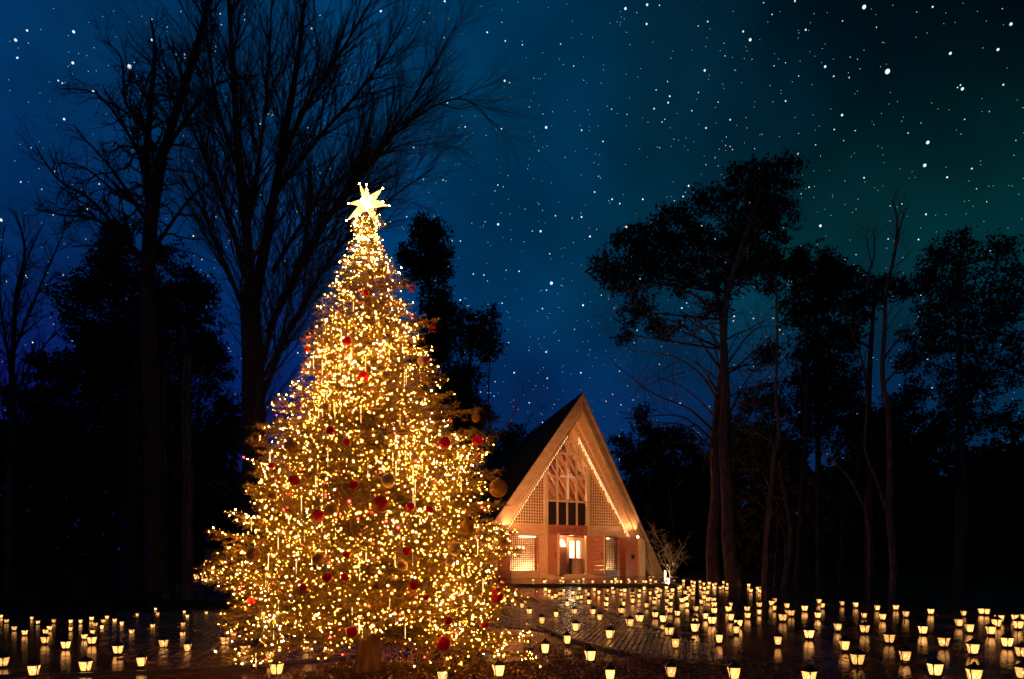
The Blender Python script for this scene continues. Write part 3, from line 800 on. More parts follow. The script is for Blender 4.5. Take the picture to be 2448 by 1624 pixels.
def build_lights():
    rng = np.random.default_rng(12)
    A = ANCH[rng.permutation(len(ANCH))]
    n = len(A); print('anchors', n)
    nred = 320; ncool = int(n * .12)
    red, coolp, warm = A[:nred], A[nred:nred + ncool], A[nred + ncool:]
    def string(name, P, m, label, rlo, rhi):
        root = empty(name, (TX, TY, TZ), 0, label, 'string lights')
        P = P - [TX, TY, TZ]
        vis = P[:, 1] - .15 * np.abs(P[:, 0])
        order = np.argsort(vis); P = P[order]
        R = rng.uniform(rlo, rhi, len(P)) * np.where(rng.random(len(P)) < .12, 1.35, 1)
        ms3 = m if isinstance(m, list) else [m]; v, f = ico(1, 1); meb = [np_mesh('bulb', v, f, [q], smooth=True) for q in ms3]
        cls = rng.choice(len(ms3), size=len(P), p=[.42, .33, .25] if len(ms3) == 3 else None)
        for k in range(min(300, len(P))):
            o = link('bulb', meb[cls[k]], root); o.location = P[k]; o.scale = (R[k],) * 3
        if len(P) > 300:
            me = spheres_mesh('further_bulbs', P[300:], R[300:], ms3[0])
            for q in ms3[1:]: me.materials.append(q)
            me.polygons.foreach_set('material_index', np.repeat(cls[300:], 20).astype(np.int32))
            o = link('further_bulbs', me, root); o['kind'] = 'stuff'
        # lead wire winding up the tree between neighbouring bulbs
        zs = np.argsort(P[:, 2] * 3 + np.arctan2(P[:, 0], -P[:, 1]) * .1); Q = P[zs]
        ok = np.linalg.norm(Q[1:] - Q[:-1], axis=1) < .35
        if ok.sum():
            S = np.concatenate([Q[:-1][ok], Q[1:][ok], np.full((ok.sum(), 2), .0018)], 1)
            V, Fq = segs_geo(S, 3); o = link('wire', np_mesh('wire', V, Fq, [M['metal']]), root); o['kind'] = 'stuff'
    string('fairy_lights', warm, [M['led_dim'], M['led'], M['led_bright']], 'long string of tiny warm golden bulbs wound all over the Christmas tree', .0040, .0082)
    string('fairy_lights', coolp, M['led_white'], 'string of paler whitish bulbs wound among the golden ones on the tree', .0055, .010)
    string('fairy_lights', red, M['led_red'], 'sparse string of small red bulbs on the Christmas tree', .009, .013)
build_lights()

v_, f_ = ico(1, 1); BULB = np_mesh('bulb', v_, f_, [M['led_dim']], smooth=True); TIPB = np_mesh('bulb', v_, f_, [M['led_white']], smooth=True)
def build_topper():
    c = place(878, 486, TY)
    t = empty('tree_topper', c, 0, 'bright many pointed glowing star on top of the Christmas tree', 'tree topper')
    v, f = ico(.11, 2); link('core', np_mesh('core', v, f, [M['topper_core']], smooth=True), t)
    tips = [(-18, 45, -3), (-3, 47, 4), (37, 37, 2), (53, -6, 0), (29, -50, 2), (-50, -42, 0), (-46, 1, 3), (-22, -38, -12), (8, 10, -42), (10, -30, 36), (-10, 20, 40), (42, -10, -25)]
    for i, (x, y, dpt) in enumerate(tips):
        T = Vector((x, dpt, y)) * (TY / F); T = T * 1.0
        d = T.normalized(); a = d.orthogonal().normalized(); b = d.cross(a); r = .07
        base = [d * .04 + (a * math.cos(k * math.pi / 2) + b * math.sin(k * math.pi / 2)) * r for k in range(4)]
        MB().raw(base + [T], [(k, (k + 1) % 4, 4) for k in range(4)] + [(3, 2, 1, 0)]).build('point', M['topper'], t)
        for q in (.3, .5, .68, .84, 1.0):
            for e in range(3 if q < .8 else 1):
                off = (a * math.cos(e * 2.1 + i) + b * math.sin(e * 2.1 + i)) * r * (1 - q) * .95
                o = link('bulb', BULB if q < 1 else TIPB, t); o.location = T * q + off; o.scale = (.0085 if q < 1 else .011,) * 3
build_topper()

def build_ornaments():
    rng = np.random.default_rng(3)
    L = [(869, 900, 14, 'rs'), (829, 815, 10, 'r'), (703, 1148, 13, 'rs'), (790, 1030, 11, 'r'), (761, 1233, 14, 'r'), (649, 1114, 8, 'r'), (698, 1069, 18, 'gs'), (793, 1218, 17, 'gs'),
         (653, 1185, 10, 'gs'), (802, 1116, 10, 'gs'), (829, 1057, 9, 'r'), (1062, 1059, 15, 'r'), (928, 1149, 17, 'g'), (910, 1202, 17, 'rs'), (980, 1212, 11, 'r'), (846, 1160, 12, 'r'),
         (1026, 1218, 9, 'r'), (1141, 1053, 13, 'r'), (1138, 1000, 11, 'gs'), (1191, 1168, 22, 'gs'), (1116, 1261, 18, 'gs'), (1087, 1312, 17, 'g'), (1075, 1343, 11, 'p'), (1204, 1295, 9, 'gs'),
         (1041, 998, 13, 'gs'), (606, 1326, 16, 'gs'), (783, 1381, 12, 'r'), (824, 1380, 10, 'r'), (725, 1404, 10, 'rs'), (989, 1399, 12, 'r'), (1187, 1423, 18, 'r'), (1018, 1428, 8, 'rs'),
         (760, 1338, 14, 'gs'), (961, 1352, 14, 'g'), (1072, 1484, 10, 'rs'), (1060, 1539, 18, 'r'), (841, 1511, 14, 'r'), (600, 1437, 9, 'r'), (892, 1362, 9, 'g'), (828, 1326, 9, 'r'),
         (973, 1318, 11, 'r'), (1159, 1494, 9, 'r'), (1012, 864, 14, 'p'), (922, 899, 12, 'g'), (779, 973, 10, 'p'), (875, 700, 7, 'r'), (985, 690, 6, 'r'), (1036, 780, 7, 'rs'), (735, 835, 7, 'r')]
    names = {'r': 'smooth red ball', 'rs': 'glittery red ball', 'g': 'shiny gold ball', 'gs': 'gold mosaic ball', 'p': 'satin peach ball'}
    mats_ = {'r': 'red_ball', 'rs': 'red_rough', 'g': 'gold_ball', 'gs': 'gold_rough', 'p': 'peach_ball'}
    v, f = ico(1, 4)
    shells = {k: np_mesh('shell', v, f, [M[m]], smooth=True) for k, m in mats_.items()}
    cap = MB().lathe([(.28, .93), (.28, 1.12), (.1, 1.16), (0, 1.16)], 10).mesh('cap', M['gold_ball'], True)
    hook = MB()
    for i in range(10):
        a, b = i * math.pi / 5, (i + 1) * math.pi / 5
        hook.bar((.13 * math.cos(a), 0, 1.28 + .13 * math.sin(a)), (.13 * math.cos(b), 0, 1.28 + .13 * math.sin(b)), .03, 4)
    hook.bar((0, 0, 1.4), (0, 0, 2.3), .02, 4)
    hook = hook.mesh('hook', M['metal'])
    bykind = {}
    for e in L: bykind.setdefault(e[3], []).append(e)
    for k, es in bykind.items():
        es.sort(key=lambda e: (e[1], e[0]))
        for i, (px, py, r, _) in enumerate(es):
            # solve for a place on the front of the tree at this pixel
            u = (px - 1224) / F; Y = TY
            for _i in range(30):
                z = CAMZ + (HY - py) / F * Y; R = tree_r(z) * 1.0; x = u * Y - TX
                Y = .5 * Y + .5 * (TY - math.sqrt(max(.0, R * R - x * x)))
            z = CAMZ + (HY - py) / F * Y; rr = r * Y / F
            side = 'right' if px > 890 else 'left'
            lab = f'{nth(i)} highest {names[k]} on the Christmas tree, on its {side} half'
            o = empty('bauble', (u * Y, Y, z), rng.uniform(0, 6), lab, 'bauble', 'baubles hanging on the Christmas tree')
            xo = u * Y - TX
            if abs(xo) > .90 * tree_r(z):      # a bough that reaches out to carry it
                tgt = Vector((xo, Y - TY, z + rr * 1.9 - TZ)); Lh = math.hypot(tgt.x, tgt.y) * 1.02
                cl = min(CLASSES, key=lambda q: abs(math.log(q / Lh))); me, ap, tip = CLASSES[cl][i % 3]; sb = Lh / math.hypot(tip[0], tip[1])
                b = link('branch', me, xt); b.matrix_local = Matrix.Translation((0, 0, tgt.z - tip[2] * sb)) @ Matrix.Rotation(math.atan2(tgt.y, tgt.x) - math.atan2(tip[1], tip[0]), 4, 'Z') @ Matrix.Diagonal((sb, sb, sb, 1))
            a = link('shell', shells[k], o); a.scale = (rr,) * 3
            a = link('cap', cap, o); a.scale = (rr,) * 3
            a = link('hook', hook, o); a.scale = (rr,) * 3
    # hanging lit icicles
    rad_ = np.hypot(ANCH[:, 0] - TX, ANCH[:, 1] - TY); lim_ = np.array([tree_r(q) for q in ANCH[:, 2]])
    pts = ANCH[(ANCH[:, 1] < TY - .3) & (rad_ < lim_ * .93)]
    idx = rng.permutation(len(pts))[:95]; P = pts[idx]
    me = MB().bar((0, 0, 0), (0, 0, -1), 1, 6, .7).mesh('rod', M['icicle'])
    rows = {}
    for p in P:
        y = HY - (p[2] - CAMZ) / p[1] * F; rows.setdefault(int(np.clip((y - 620) // 96, 0, 9)), []).append(p)
    keys = sorted(rows)
    for q, kq in enumerate(keys):
        R_ = sorted(rows[kq], key=lambda p: p[0] / p[1])
        for i, p in enumerate(R_):
            Lr = rng.uniform(.13, .24)
            o = empty('icicle_ornament', tuple(p), 0, f'glowing icicle, {nth(i)} from left in {nth(q)} tier down the Christmas tree', 'icicle ornament', 'icicle ornaments on the Christmas tree')
            a = link('rod', me, o); a.scale = (.0052, .0052, Lr); a.location = (0, 0, -.02)
build_ornaments()

# ------------------------------------------------------------------ lanterns
def lantern_meshes():
    """0.19 m wide lantern: panes flare outward to the top, pyramid roof, ring"""
    b0, b1, zb, zt = .050, .080, .035, .198
    out = {}
    mb = MB(); mb.box(-.066, .066, -.066, .066, 0, .022).box(-.056, .056, -.056, .056, .0222, .035); out['base'] = mb.mesh('base', M['metal'])
    fr = MB()
    for sx in (-1, 1):
        for sy in (-1, 1):
            fr.bar((sx * b0, sy * b0, zb), (sx * b1, sy * b1, zt + .004), .0085, 4)
    for k, z in ((b0, zb + .004), (b1, zt)):
        fr.bar((-k, -k, z), (k, -k, z), .005, 4).bar((k, -k, z), (k, k, z), .005, 4).bar((k, k, z), (-k, k, z), .005, 4).bar((-k, k, z), (-k, -k, z), .005, 4)
    # crossed wires in front of every pane
    e = .006
    for a in range(4):
        R = Matrix.Rotation(a * math.pi / 2, 3, 'Z')
        for s in (-1, 1):
            fr.bar(R @ Vector((-s * b0, -b0 - e, zb)), R @ Vector((s * b1, -b1 - e, zt)), .0034, 3)
    out['frame'] = fr.mesh('frame', M['metal'])
    g = MB(); g.raw([(-b0, -b0, zb), (b0, -b0, zb), (b1, -b1, zt), (-b1, -b1, zt)], [(0, 1, 2, 3)])
    g.raw([(-b0, -b0 + .003, zb), (b0, -b0 + .003, zb), (b1, -b1 + .003, zt), (-b1, -b1 + .003, zt)], [(3, 2, 1, 0)])
    out['pane'] = g.mesh('pane', M['pane'])
    r = MB(); k = .092
    r.raw([(-k, -k, zt + .006), (k, -k, zt + .006), (k, k, zt + .006), (-k, k, zt + .006), (-.03, -.03, .262), (.03, -.03, .262), (.03, .03, .262), (-.03, .03, .262)],
          [(3, 2, 1, 0), (4, 5, 6, 7), (0, 1, 5, 4), (1, 2, 6, 5), (2, 3, 7, 6), (3, 0, 4, 7)])
    r.lathe([(.022, .2625), (.03, .275), (.018, .285), (.022, .292), (.0, .302)], 8)
    out['roof'] = r.mesh('roof', M['metal'])
    h = MB(); n = 12
    for i in range(n):
        a, b = math.pi * i / n, math.pi * (i + 1) / n
        h.bar((.075 * math.cos(a), 0, .235 + .115 * math.sin(a)), (.075 * math.cos(b), 0, .235 + .115 * math.sin(b)), .003, 4)
    out['handle'] = h.mesh('handle', M['metal'])
    c = MB().lathe([(.0, .036), (.018, .036), (.018, .085), (0, .088)], 8).lathe([(0, .09), (.011, .108), (.008, .125), (0, .145)], 6, mi=1); out['candle'] = c.mesh('candle', [M['wax'], M['flame']], True)
    # small all-in-one lantern for the distance
    s = MB()
    def add(me, mi, R=None):
        vs = [v.co.copy() for v in me.vertices]
        if R: vs = [R @ v for v in vs]
        s.raw(vs, [tuple(p.vertices) for p in me.polygons], mi)
    add(out['base'], 0); add(out['roof'], 0)
    for a in range(4): add(out['pane'], 1, Matrix.Rotation(a * math.pi / 2, 3, 'Z'))
    f2 = MB()
    for sx in (-1, 1):
        for sy in (-1, 1): f2.bar((sx * b0, sy * b0, zb), (sx * b1, sy * b1, zt), .010, 3)
    add(f2.mesh('x', M['metal']), 0)
    s.lathe([(0, .08), (.012, .105), (.009, .125), (0, .145)], 5, mi=2)
    out['small'] = s.mesh('lantern', [M['metal'], M['pane'], M['flame']])
    for k in ('dim', 'bright'):
        for nm, idx in (('pane', 0), ('small', 1)):
            q = out[nm].copy(); q.materials[idx] = M['pane_' + k]; out[nm + k] = q
    return out
LM = lantern_meshes()

Z2 = [(10,425),(60,470),(130,535),(225,575),(290,440),(345,480),(490,470),(410,650),(415,565),(450,535),(600,695),(645,475),(645,540),(735,475),(835,450),(770,610),(845,570),(838,655),(870,500),(940,470),(975,435),(930,525),(1045,465),(1110,490),(1200,565),(1250,410),(1392,515),(1418,360),(1438,405),(1075,740),(1290,850),(780,895),(308,930),(25,850),(1490,685),(1665,590),(1668,500),(1680,385),(1708,425),(1710,720),(1880,395),(2050,660),(2130,590),(2235,740)]
Z3t = [(285,175),(385,190),(400,180),(535,180),(553,155),(560,205),(652,190),(703,180),(742,165),(828,210),(935,190),(1000,190),(1035,165),(1052,185),(1085,210),(1155,170),(1165,185),(1218,188),(1290,185),(1310,205),(1355,175),(1400,200)]
Z3 = [(1345,152),(1380,150),(1470,205),(1515,170),(1505,190),(1570,185),(1655,185),(1540,152),
      (398,260),(432,275),(560,270),(645,293),(705,255),(767,275),(790,305),(843,260),(883,290),(965,268),(1008,250),(1015,285),(1088,270),(1120,268),(1085,305),(1187,300),(1187,330),(1190,365),(1255,270),(1250,320),(1297,250),(1352,295),(1415,255),(1440,260),(1410,285),(1450,270),(1425,320),(1395,345),(1390,378),(1320,405),(1500,245),(1510,280),(1555,265),(1520,310),(1540,330),(1625,240),(1610,248),(1505,365),(1535,395),(1530,450),(1505,430),(1600,475),(1640,360),(1660,350),(1680,340),(1700,318),(1690,400),(1670,290),(1700,245),(1715,268),(1740,295),(1750,262),(1730,190),(1755,200),(1805,190),(1840,210),(1745,230),(1810,240),(1845,255),(1890,205),(1880,240),(1925,220),(1950,210),(1940,245),(1990,245),(2020,195),(2015,235),(2050,250),(2055,215),(1835,295),(1870,290),(1840,330),(1880,350),(1815,375),(1930,360),(1935,400),(1770,435),(1935,455),(1855,505),(1915,548),(1760,560),(1760,620),(720,330),(690,335),(790,365),(795,378),(950,330),(955,350),(950,395),(595,395),(830,465),(660,460),(893,520),(1085,455),(1110,390),(1255,530),(1165,575),(1397,490),(1470,535),(1525,650),(675,610),(593,725),(985,680),(1580,760),(1980,715),(2085,400),(2065,440),(2085,520),(2235,435),(2240,495),(2155,575),(2135,635),(395,810),(805,875),(985,1040),(1540,1020),(2115,1040),(185,410),(250,460),(495,490),(362,550),(490,320),(530,300),(460,335),(545,295),(215,375),(2270,270),(2250,220),(2325,250),(2350,270)]
Z5 = [(418,765),(465,870),(675,720),(1995,875),(1610,925)]
Z4 = [(55,385),(55,445),(165,370),(185,345),(187,410),(297,390),(335,455),(260,500),(452,415),(578,355),(607,390),(567,475),(778,370),(897,385),(1085,410),(970,475),(1132,490),(1247,405),(1335,465),(1552,440),(1838,455),(2005,440),(2040,445),(2150,510),(2285,490),(2315,565),(2362,490),(490,645),(740,580),(975,600),(1190,685),(1483,605),(1797,545),(1890,595),(2125,550),(2075,615),(2218,715),(1665,715),(220,700),(800,745),(912,870),(1328,835),(1920,780),(1590,960),(1930,1010),(490,1015),(2345,800),(2355,985),(40,240),(70,262)]
def build_lanterns():
    rng = np.random.default_rng(21)
    items = []
    for x, y in Z2: items.append((x / 3.813, 1360 + y / 3.813, 'paving left of the tree', None))
    for x, y in Z3t: items.append((1200 + x / 3.813, 1340 + y / 3.813, 'chapel terrace', 't'))
    for x, y in Z3: items.append((1200 + x / 3.813, 1340 + y / 3.813, None, None))
    for x, y in Z5: items.append((500 + x / 2.883, 1300 + y / 2.883, 'leaf litter round the tree', None))
    for x, y in Z4: items.append((1800 + x / 3.648, 1340 + y / 3.648, None, None))
    for i in range(46):   # lights banked up behind the tree on the left
        t = i / 45; px = 462 + 84 * t + rng.uniform(-4, 4); items.append((px, 1374 + 14 * rng.random() + 12 * t * rng.random(), 'bank behind tree', 'bank'))
    for i in range(14): items.append((rng.uniform(548, 620), rng.uniform(1388, 1420), 'bank behind tree', 'bank'))
    recs = []
    for px, py, reg, mode in items:
        if mode == 't':
            x, y, z = ground_at(px, py, .13, lambda X, Y: tz(X, Y))
            # keep them on the terrace, in front of the steps
            y = min(max(y, 34.15), 39.6); x = (px - 1224) / F * y; z = tz(x, y)
        else:
            x, y, z = ground_at(px, py, .12)
        if mode is None and reg is None:
            reg = ('path below the chapel terrace' if px < 1560 and y > 17 else 'brick path by the tree' if px < 1660 and py < 1585 and y < 19 else 'wet lawn right of path' if py > 1425 else 'path end under pines')
        recs.append([px, py, x, y, z, reg])
    # no two lanterns inside each other
    kept = []
    for r in sorted(recs, key=lambda r: r[3]):
        for k in kept:
            dx, dy = r[2] - k[2], r[3] - k[3]; dd = math.hypot(dx, dy)
            if dd < .2: r[2] += (.2 - dd) * (1 if dx >= 0 else -1)
        kept.append(r)
    regs = {}
    for r in kept: regs.setdefault(r[5], []).append(r)
    protos = {}
    for reg, rs in regs.items():
        rs.sort(key=lambda r: -r[1])
        rows = []
        n = len(rs); per = 9 if n > 20 else 6
        for i in range(0, n, per): rows.append(sorted(rs[i:i + per], key=lambda r: r[0]))
        for ri, row in enumerate(rows):
            for ci, (px, py, x, y, z, _) in enumerate(row):
                lab = f'lit lantern, {nth(ci)} from left in {nth(ri)} row, {reg}'
                grp = 'candle lanterns standing on the ' + reg
                wpx = .19 * F / y
                rz = rng.uniform(-.5, .5)
                sc_ = rng.uniform(.93, 1.06)
                sc_ *= 1.04 if wpx > 17 else .86 if wpx > 11 else .74
                if reg.startswith('paving left') and y > 19: sc_ *= .88
                kk = ['', '', 'dim', 'dim', 'bright'][rng.integers(5)]
                if wpx > 11:
                    o = empty('lantern', (x, y, z + (.02 if 'bank' in reg else .004)), rz, lab, 'lantern', grp)
                    o.scale = (sc_,) * 3
                    for nm in ('base', 'frame', 'roof', 'handle', 'candle'): link(nm, LM[nm], o)
                    for a in range(4): p = link('pane', LM['pane' + kk], o); p.rotation_euler = (0, 0, a * math.pi / 2)
                else:
                    o = link('lantern', LM['small' + kk]); o.location = (x, y, z + (.02 if 'bank' in reg else .004)); o.rotation_euler = (0, 0, rz); o.scale = (sc_,) * 3
                    tag(o, lab, 'lantern', grp)
    print('lanterns', len(kept))
build_lanterns()

def build_bollard():
    x, y, z = ground_at(1590, 1386)
    o = empty('bollard_light', (x, y, z), 0, 'short white lit post at the foot of the chapel roof', 'bollard light')
    MB().lathe([(0, 0), (.09, 0), (.09, .12), (0, .12)], 12).build('base', M['metal'], o)
    MB().lathe([(0, .122), (.06, .122), (.06, .55), (0, .55)], 12).build('tube', M['inner_lit'], o, True)
    ld = bpy.data.lights.new('bollard_lamp', 'POINT'); ld.energy = 60; ld.color = (1, .8, .5); ld.shadow_soft_size = .1
    lo = bpy.data.objects.new('bollard_lamp', ld); COL.objects.link(lo); lo.parent = o; lo.location = (.2, .1, .35)
    MB().lathe([(0, .552), (.07, .552), (.07, .59), (0, .6)], 12).build('cap', M['metal'], o)
build_bollard()

# ------------------------------------------------------------------ bare trees
def catmull(P, n=5):
    P = [P[0]] + list(P) + [P[-1]]; out = []
    for i in range(1, len(P) - 2):
        for k in range(n):
            t = k / n; a, b, c, d = P[i - 1], P[i], P[i + 1], P[i + 2]
            out.append(.5 * ((2 * b) + (c - a) * t + (2 * a - 5 * b + 4 * c - d) * t * t + (3 * b - a - 3 * c + d) * t ** 3))
    out.append(P[-2]); return out

def grow(pts, r0, r1, level, S, rnd, prm, main=False):
    n = len(pts) - 1
    cum = [0]
    for a, b in zip(pts, pts[1:]): cum.append(cum[-1] + (b - a).length)
    Lt = cum[-1]
    for i in range(n):
        t0, t1 = cum[i] / Lt, cum[i + 1] / Lt
        S.append((*pts[i], *pts[i + 1], r0 + (r1 - r0) * t0 ** .8, r0 + (r1 - r0) * t1 ** .8))
    if level <= 0: return
    k = max(2, int(Lt * prm['dens'][level])) if not main else max(3, int(Lt * prm['dens'][level]))
    for j in range(k):
        t = (prm['start'] if main else .12) + (1 - (prm['start'] if main else .12)) * (j + rnd.random()) / k
        s = t * Lt; i = min(n - 1, max(q for q in range(n) if cum[q] <= s)); f = (s - cum[i]) / (cum[i + 1] - cum[i] + 1e-9)
        p = pts[i].lerp(pts[i + 1], f); tg = (pts[i + 1] - pts[i]).normalized()
        side = Vector((rnd.gauss(0, 1), rnd.gauss(0, 1), rnd.gauss(0, 1))); side -= tg * side.dot(tg); side.normalize()
        ang = math.radians(rnd.uniform(*prm['angle'])); d = tg * math.cos(ang) + side * math.sin(ang); d.z += prm['up']; d.normalize()
        ln = prm['len'][level] * rnd.uniform(.5, 1.25) * (1.15 - .55 * t)
        rr = max(.004, min((r0 + (r1 - r0) * t) * .55, prm['rad'][level]))
        m = prm['segs'][level]; q = [p.copy()]; dd = d.copy()
        for _ in range(m):
            dd += Vector((rnd.gauss(0, 1), rnd.gauss(0, 1), rnd.gauss(0, 1))) * prm['wob']; dd.z += prm['trop']; dd.normalize(); q.append(q[-1] + dd * ln / m)
        grow(q, rr, rr * .45, level - 1, S, rnd, prm)

def bare_tree(name, limbs, Y, prm, label, cat, seed, mat_, group=None, radial=1.6, sides=4):
    """limbs: lists of (px, py[, dY]) with start and end radii; first is the trunk"""
    rnd = random.Random(seed)
    base = place(limbs[0][0][0][0], limbs[0][0][0][1], Y)
    root = empty(name, base, 0, label, cat, group)
    S0 = []; S1 = []
    for k, (pp, r0, r1) in enumerate(limbs):
        P = []
        dY = 0 if k == 0 else rnd.uniform(-1, 1) * radial
        for j, p in enumerate(pp):
            f = j / max(1, len(pp) - 1)
            P.append(place(p[0], p[1], Y + dY * f * 2) - base)
        P = catmull([Vector(p) for p in P], 4)
        if k == 0 or r0 > .16:
            n = len(P) - 1
            S0 += [(*P[i], *P[i + 1], r0 + (r1 - r0) * i / n, r0 + (r1 - r0) * (i + 1) / n) for i in range(n)]
            tmp = []; grow(P, r0, r1, prm['lv'], tmp, rnd, prm, True); S1 += tmp[n:]
        else: grow(P, r0, r1, prm['lv'], S1, rnd, prm, True)
    V, Fq = segs_geo(S0, 10); link('trunk', np_mesh('trunk', V, Fq, [mat_], smooth=True), root)
    if S1:
        V, Fq = segs_geo(S1, sides - 1 if len(S1) > 9000 else sides); o = link('branches', np_mesh('branches', V, Fq, [mat_]), root); o['kind'] = 'stuff'
    return root, len(S1)

PB = dict(lv=3, dens=[0, 4.6, 3.4, 2.7], len=[0, .95, 2.1, 3.2], rad=[.011, .014, .022, .042], segs=[2, 3, 4, 6], angle=(15, 40), up=.10, wob=.11, trop=.03, start=.08)
PA = dict(lv=3, dens=[0, 6.5, 4.2, 2.9], len=[0, .42, 1.0, 1.9], rad=[.014, .02, .032, .065], segs=[2, 3, 4, 5], angle=(30, 70), up=.10, wob=.28, trop=.02, start=.12)
n1 = bare_tree('bare_tree', [([(375, 1415), (372, 1200), (360, 900), (352, 700), (362, 520), (385, 380)], .42, .26), ([(365, 560), (350, 400), (360, 250), (370, 120), (360, 45)], .2, .04),
    ([(385, 380), (430, 240), (470, 110), (502, -10)], .2, .09), ([(372, 360), (330, 290), (300, 240), (290, 140), (248, 98)], .13, .03), ([(362, 430), (300, 310), (230, 225), (140, 213)], .13, .025),
    ([(358, 540), (270, 410), (200, 330), (178, 300)], .14, .03), ([(352, 640), (230, 490), (140, 430), (85, 350)], .16, .03), ([(385, 390), (440, 290), (520, 200), (620, 180)], .15, .04),
    ([(350, 620), (240, 530), (150, 515), (82, 500)], .14, .03), ([(358, 480), (330, 330), (350, 200), (390, 120)], .12, .03), ([(365, 600), (450, 480), (520, 420)], .12, .03), ([(355, 500), (290, 470), (200, 400), (130, 390)], .1, .025),
    ([(356, 700), (260, 600), (170, 590)], .12, .03), ([(420, 260), (400, 180), (380, 90)], .08, .025)],
    31, PA, 'big gnarled leafless tree with crooked black boughs, leftmost of the tall ones', 'tree', 1, M['bark_dark'])
n2 = bare_tree('bare_tree', [([(618, 1420), (612, 1200), (606, 1000), (604, 850), (596, 700)], .55, .38), ([(600, 760), (590, 560), (570, 380), (560, 200), (545, -20)], .24, .06), ([(608, 720), (650, 500), (680, 330), (715, 120), (730, -20)], .24, .06),
    ([(620, 900), (680, 700), (760, 560), (860, 420), (980, 250), (1090, 60)], .15, .025), ([(640, 800), (740, 600), (850, 420), (980, 290), (1100, 235), (1175, 290)], .16, .02), ([(625, 960), (690, 800), (790, 620), (900, 500), (1040, 400)], .15, .025),
    ([(600, 700), (540, 500), (470, 330), (430, 200)], .15, .04), ([(604, 800), (540, 640), (480, 500), (430, 420)], .14, .03), ([(670, 380), (740, 240), (830, 100), (900, -20)], .14, .03), ([(660, 460), (760, 330), (880, 190), (975, 40)], .13, .03),
    ([(590, 560), (620, 380), (640, 200), (650, 0)], .14, .03), ([(575, 420), (520, 250), (500, 120), (490, -10)], .12, .03), ([(650, 650), (760, 480), (900, 370), (1030, 330)], .12, .02), ([(700, 640), (800, 500), (880, 440), (950, 420)], .1, .02), ([(630, 900), (700, 760), (760, 700)], .1, .02)],
    28, PB, 'huge leafless vase shaped tree with fine twigs fanning right above the Christmas tree', 'tree', 2, M['bark_dark'])
PC = dict(PA, len=[0, .5, 1.0, 1.6], wob=.15, trop=.06, angle=(20, 50))
bare_tree('bare_tree', [([(20, 1420), (25, 1100), (30, 850), (40, 700), (60, 600), (36, 505)], .2, .03), ([(28, 900), (0, 700), (10, 540)], .1, .03), ([(30, 850), (90, 700), (150, 560), (160, 500)], .1, .02), ([(30, 950), (110, 820), (200, 740)], .1, .02), ([(28, 800), (60, 640), (100, 540)], .08, .02), ([(30, 1000), (-40, 820), (-60, 650)], .1, .02)],
    36, PC, 'smaller leafless tree with upright twigs at the far left edge', 'tree', 3, M['bark_dark'])
bare_tree('bare_tree', [([(1190, 1390), (1185, 1200), (1175, 1050), (1168, 960), (1170, 860)], .14, .04), ([(1176, 1060), (1220, 1000), (1250, 940), (1240, 900)], .08, .02), ([(1180, 1100), (1250, 1030), (1290, 950), (1312, 920)], .08, .02), ([(1172, 1000), (1140, 930), (1130, 880)], .06, .02), ([(1182, 1120), (1240, 1060), (1305, 1000)], .07, .02)],
    56, dict(PA, len=[0, .7, 1.3, 2.0], dens=[0, 2.6, 1.6, 1.2], rad=[.02, .024, .035, .06]), 'leafless tree spreading thin crooked twigs just left of chapel roof', 'tree', 4, M['bark_dark'])
# pine trunks with their dead lower boughs
PP = dict(lv=3, dens=[0, 2.2, 1.5, 1.0], len=[0, .9, 2.0, 3.8], rad=[.011, .013, .024, .055], segs=[2, 3, 4, 7], angle=(48, 80), up=.05, wob=.13, trop=.0, start=.42)
bare_tree('pine_tree', [([(1757, 1408), (1742, 1300), (1738, 1180), (1730, 1060), (1734, 940), (1730, 800), (1745, 680), (1790, 540), (1820, 450)], .36, .06),
    ([(1735, 1000), (1680, 900), (1600, 850), (1500, 840)], .08, .015), ([(1734, 1060), (1650, 980), (1560, 940), (1470, 870)], .08, .015), ([(1738, 1090), (1640, 1000), (1540, 995), (1480, 985)], .07, .014), ([(1732, 900), (1660, 800), (1580, 760), (1500, 760)], .08, .014),
    ([(1733, 880), (1800, 790), (1860, 780)], .07, .014), ([(1735, 1010), (1790, 900), (1850, 870), (1880, 900)], .07, .014), ([(1733, 760), (1650, 700), (1560, 680), (1480, 700)], .08, .015), ([(1740, 700), (1800, 640), (1880, 610)], .07, .014), ([(1736, 1130), (1660, 1060), (1600, 1060)], .05, .012)],
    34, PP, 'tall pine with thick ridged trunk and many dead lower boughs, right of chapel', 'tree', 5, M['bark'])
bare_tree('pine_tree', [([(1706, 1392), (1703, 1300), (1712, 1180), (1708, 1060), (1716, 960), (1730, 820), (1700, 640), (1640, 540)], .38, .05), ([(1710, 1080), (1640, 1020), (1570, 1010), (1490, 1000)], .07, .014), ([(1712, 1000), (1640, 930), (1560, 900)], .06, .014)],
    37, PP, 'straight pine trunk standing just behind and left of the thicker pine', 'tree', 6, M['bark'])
PT = dict(lv=2, dens=[0, 1.4, .7], len=[0, .8, 1.8], rad=[.01, .012, .028], segs=[2, 4, 5], angle=(30, 60), up=.2, wob=.12, trop=.02, start=.3)
bare_tree('slender_tree', [([(1826, 1442), (1829, 1340), (1836, 1240), (1845, 1150), (1850, 1090), (1862, 1040), (1855, 940), (1858, 800), (1855, 660)], .11, .04), ([(1830, 1330), (1832, 1250), (1840, 1200)], .07, .03), ([(1846, 1180), (1820, 1130), (1790, 1120), (1758, 1085)], .045, .012), ([(1855, 1070), (1820, 1040), (1760, 1025)], .045, .012), ([(1852, 1085), (1838, 1030), (1826, 1000)], .04, .01)],
    25, PT, 'slender forked tree with crooked boughs, nearest of the thin ones right of the pines', 'tree', 7, M['bark'])
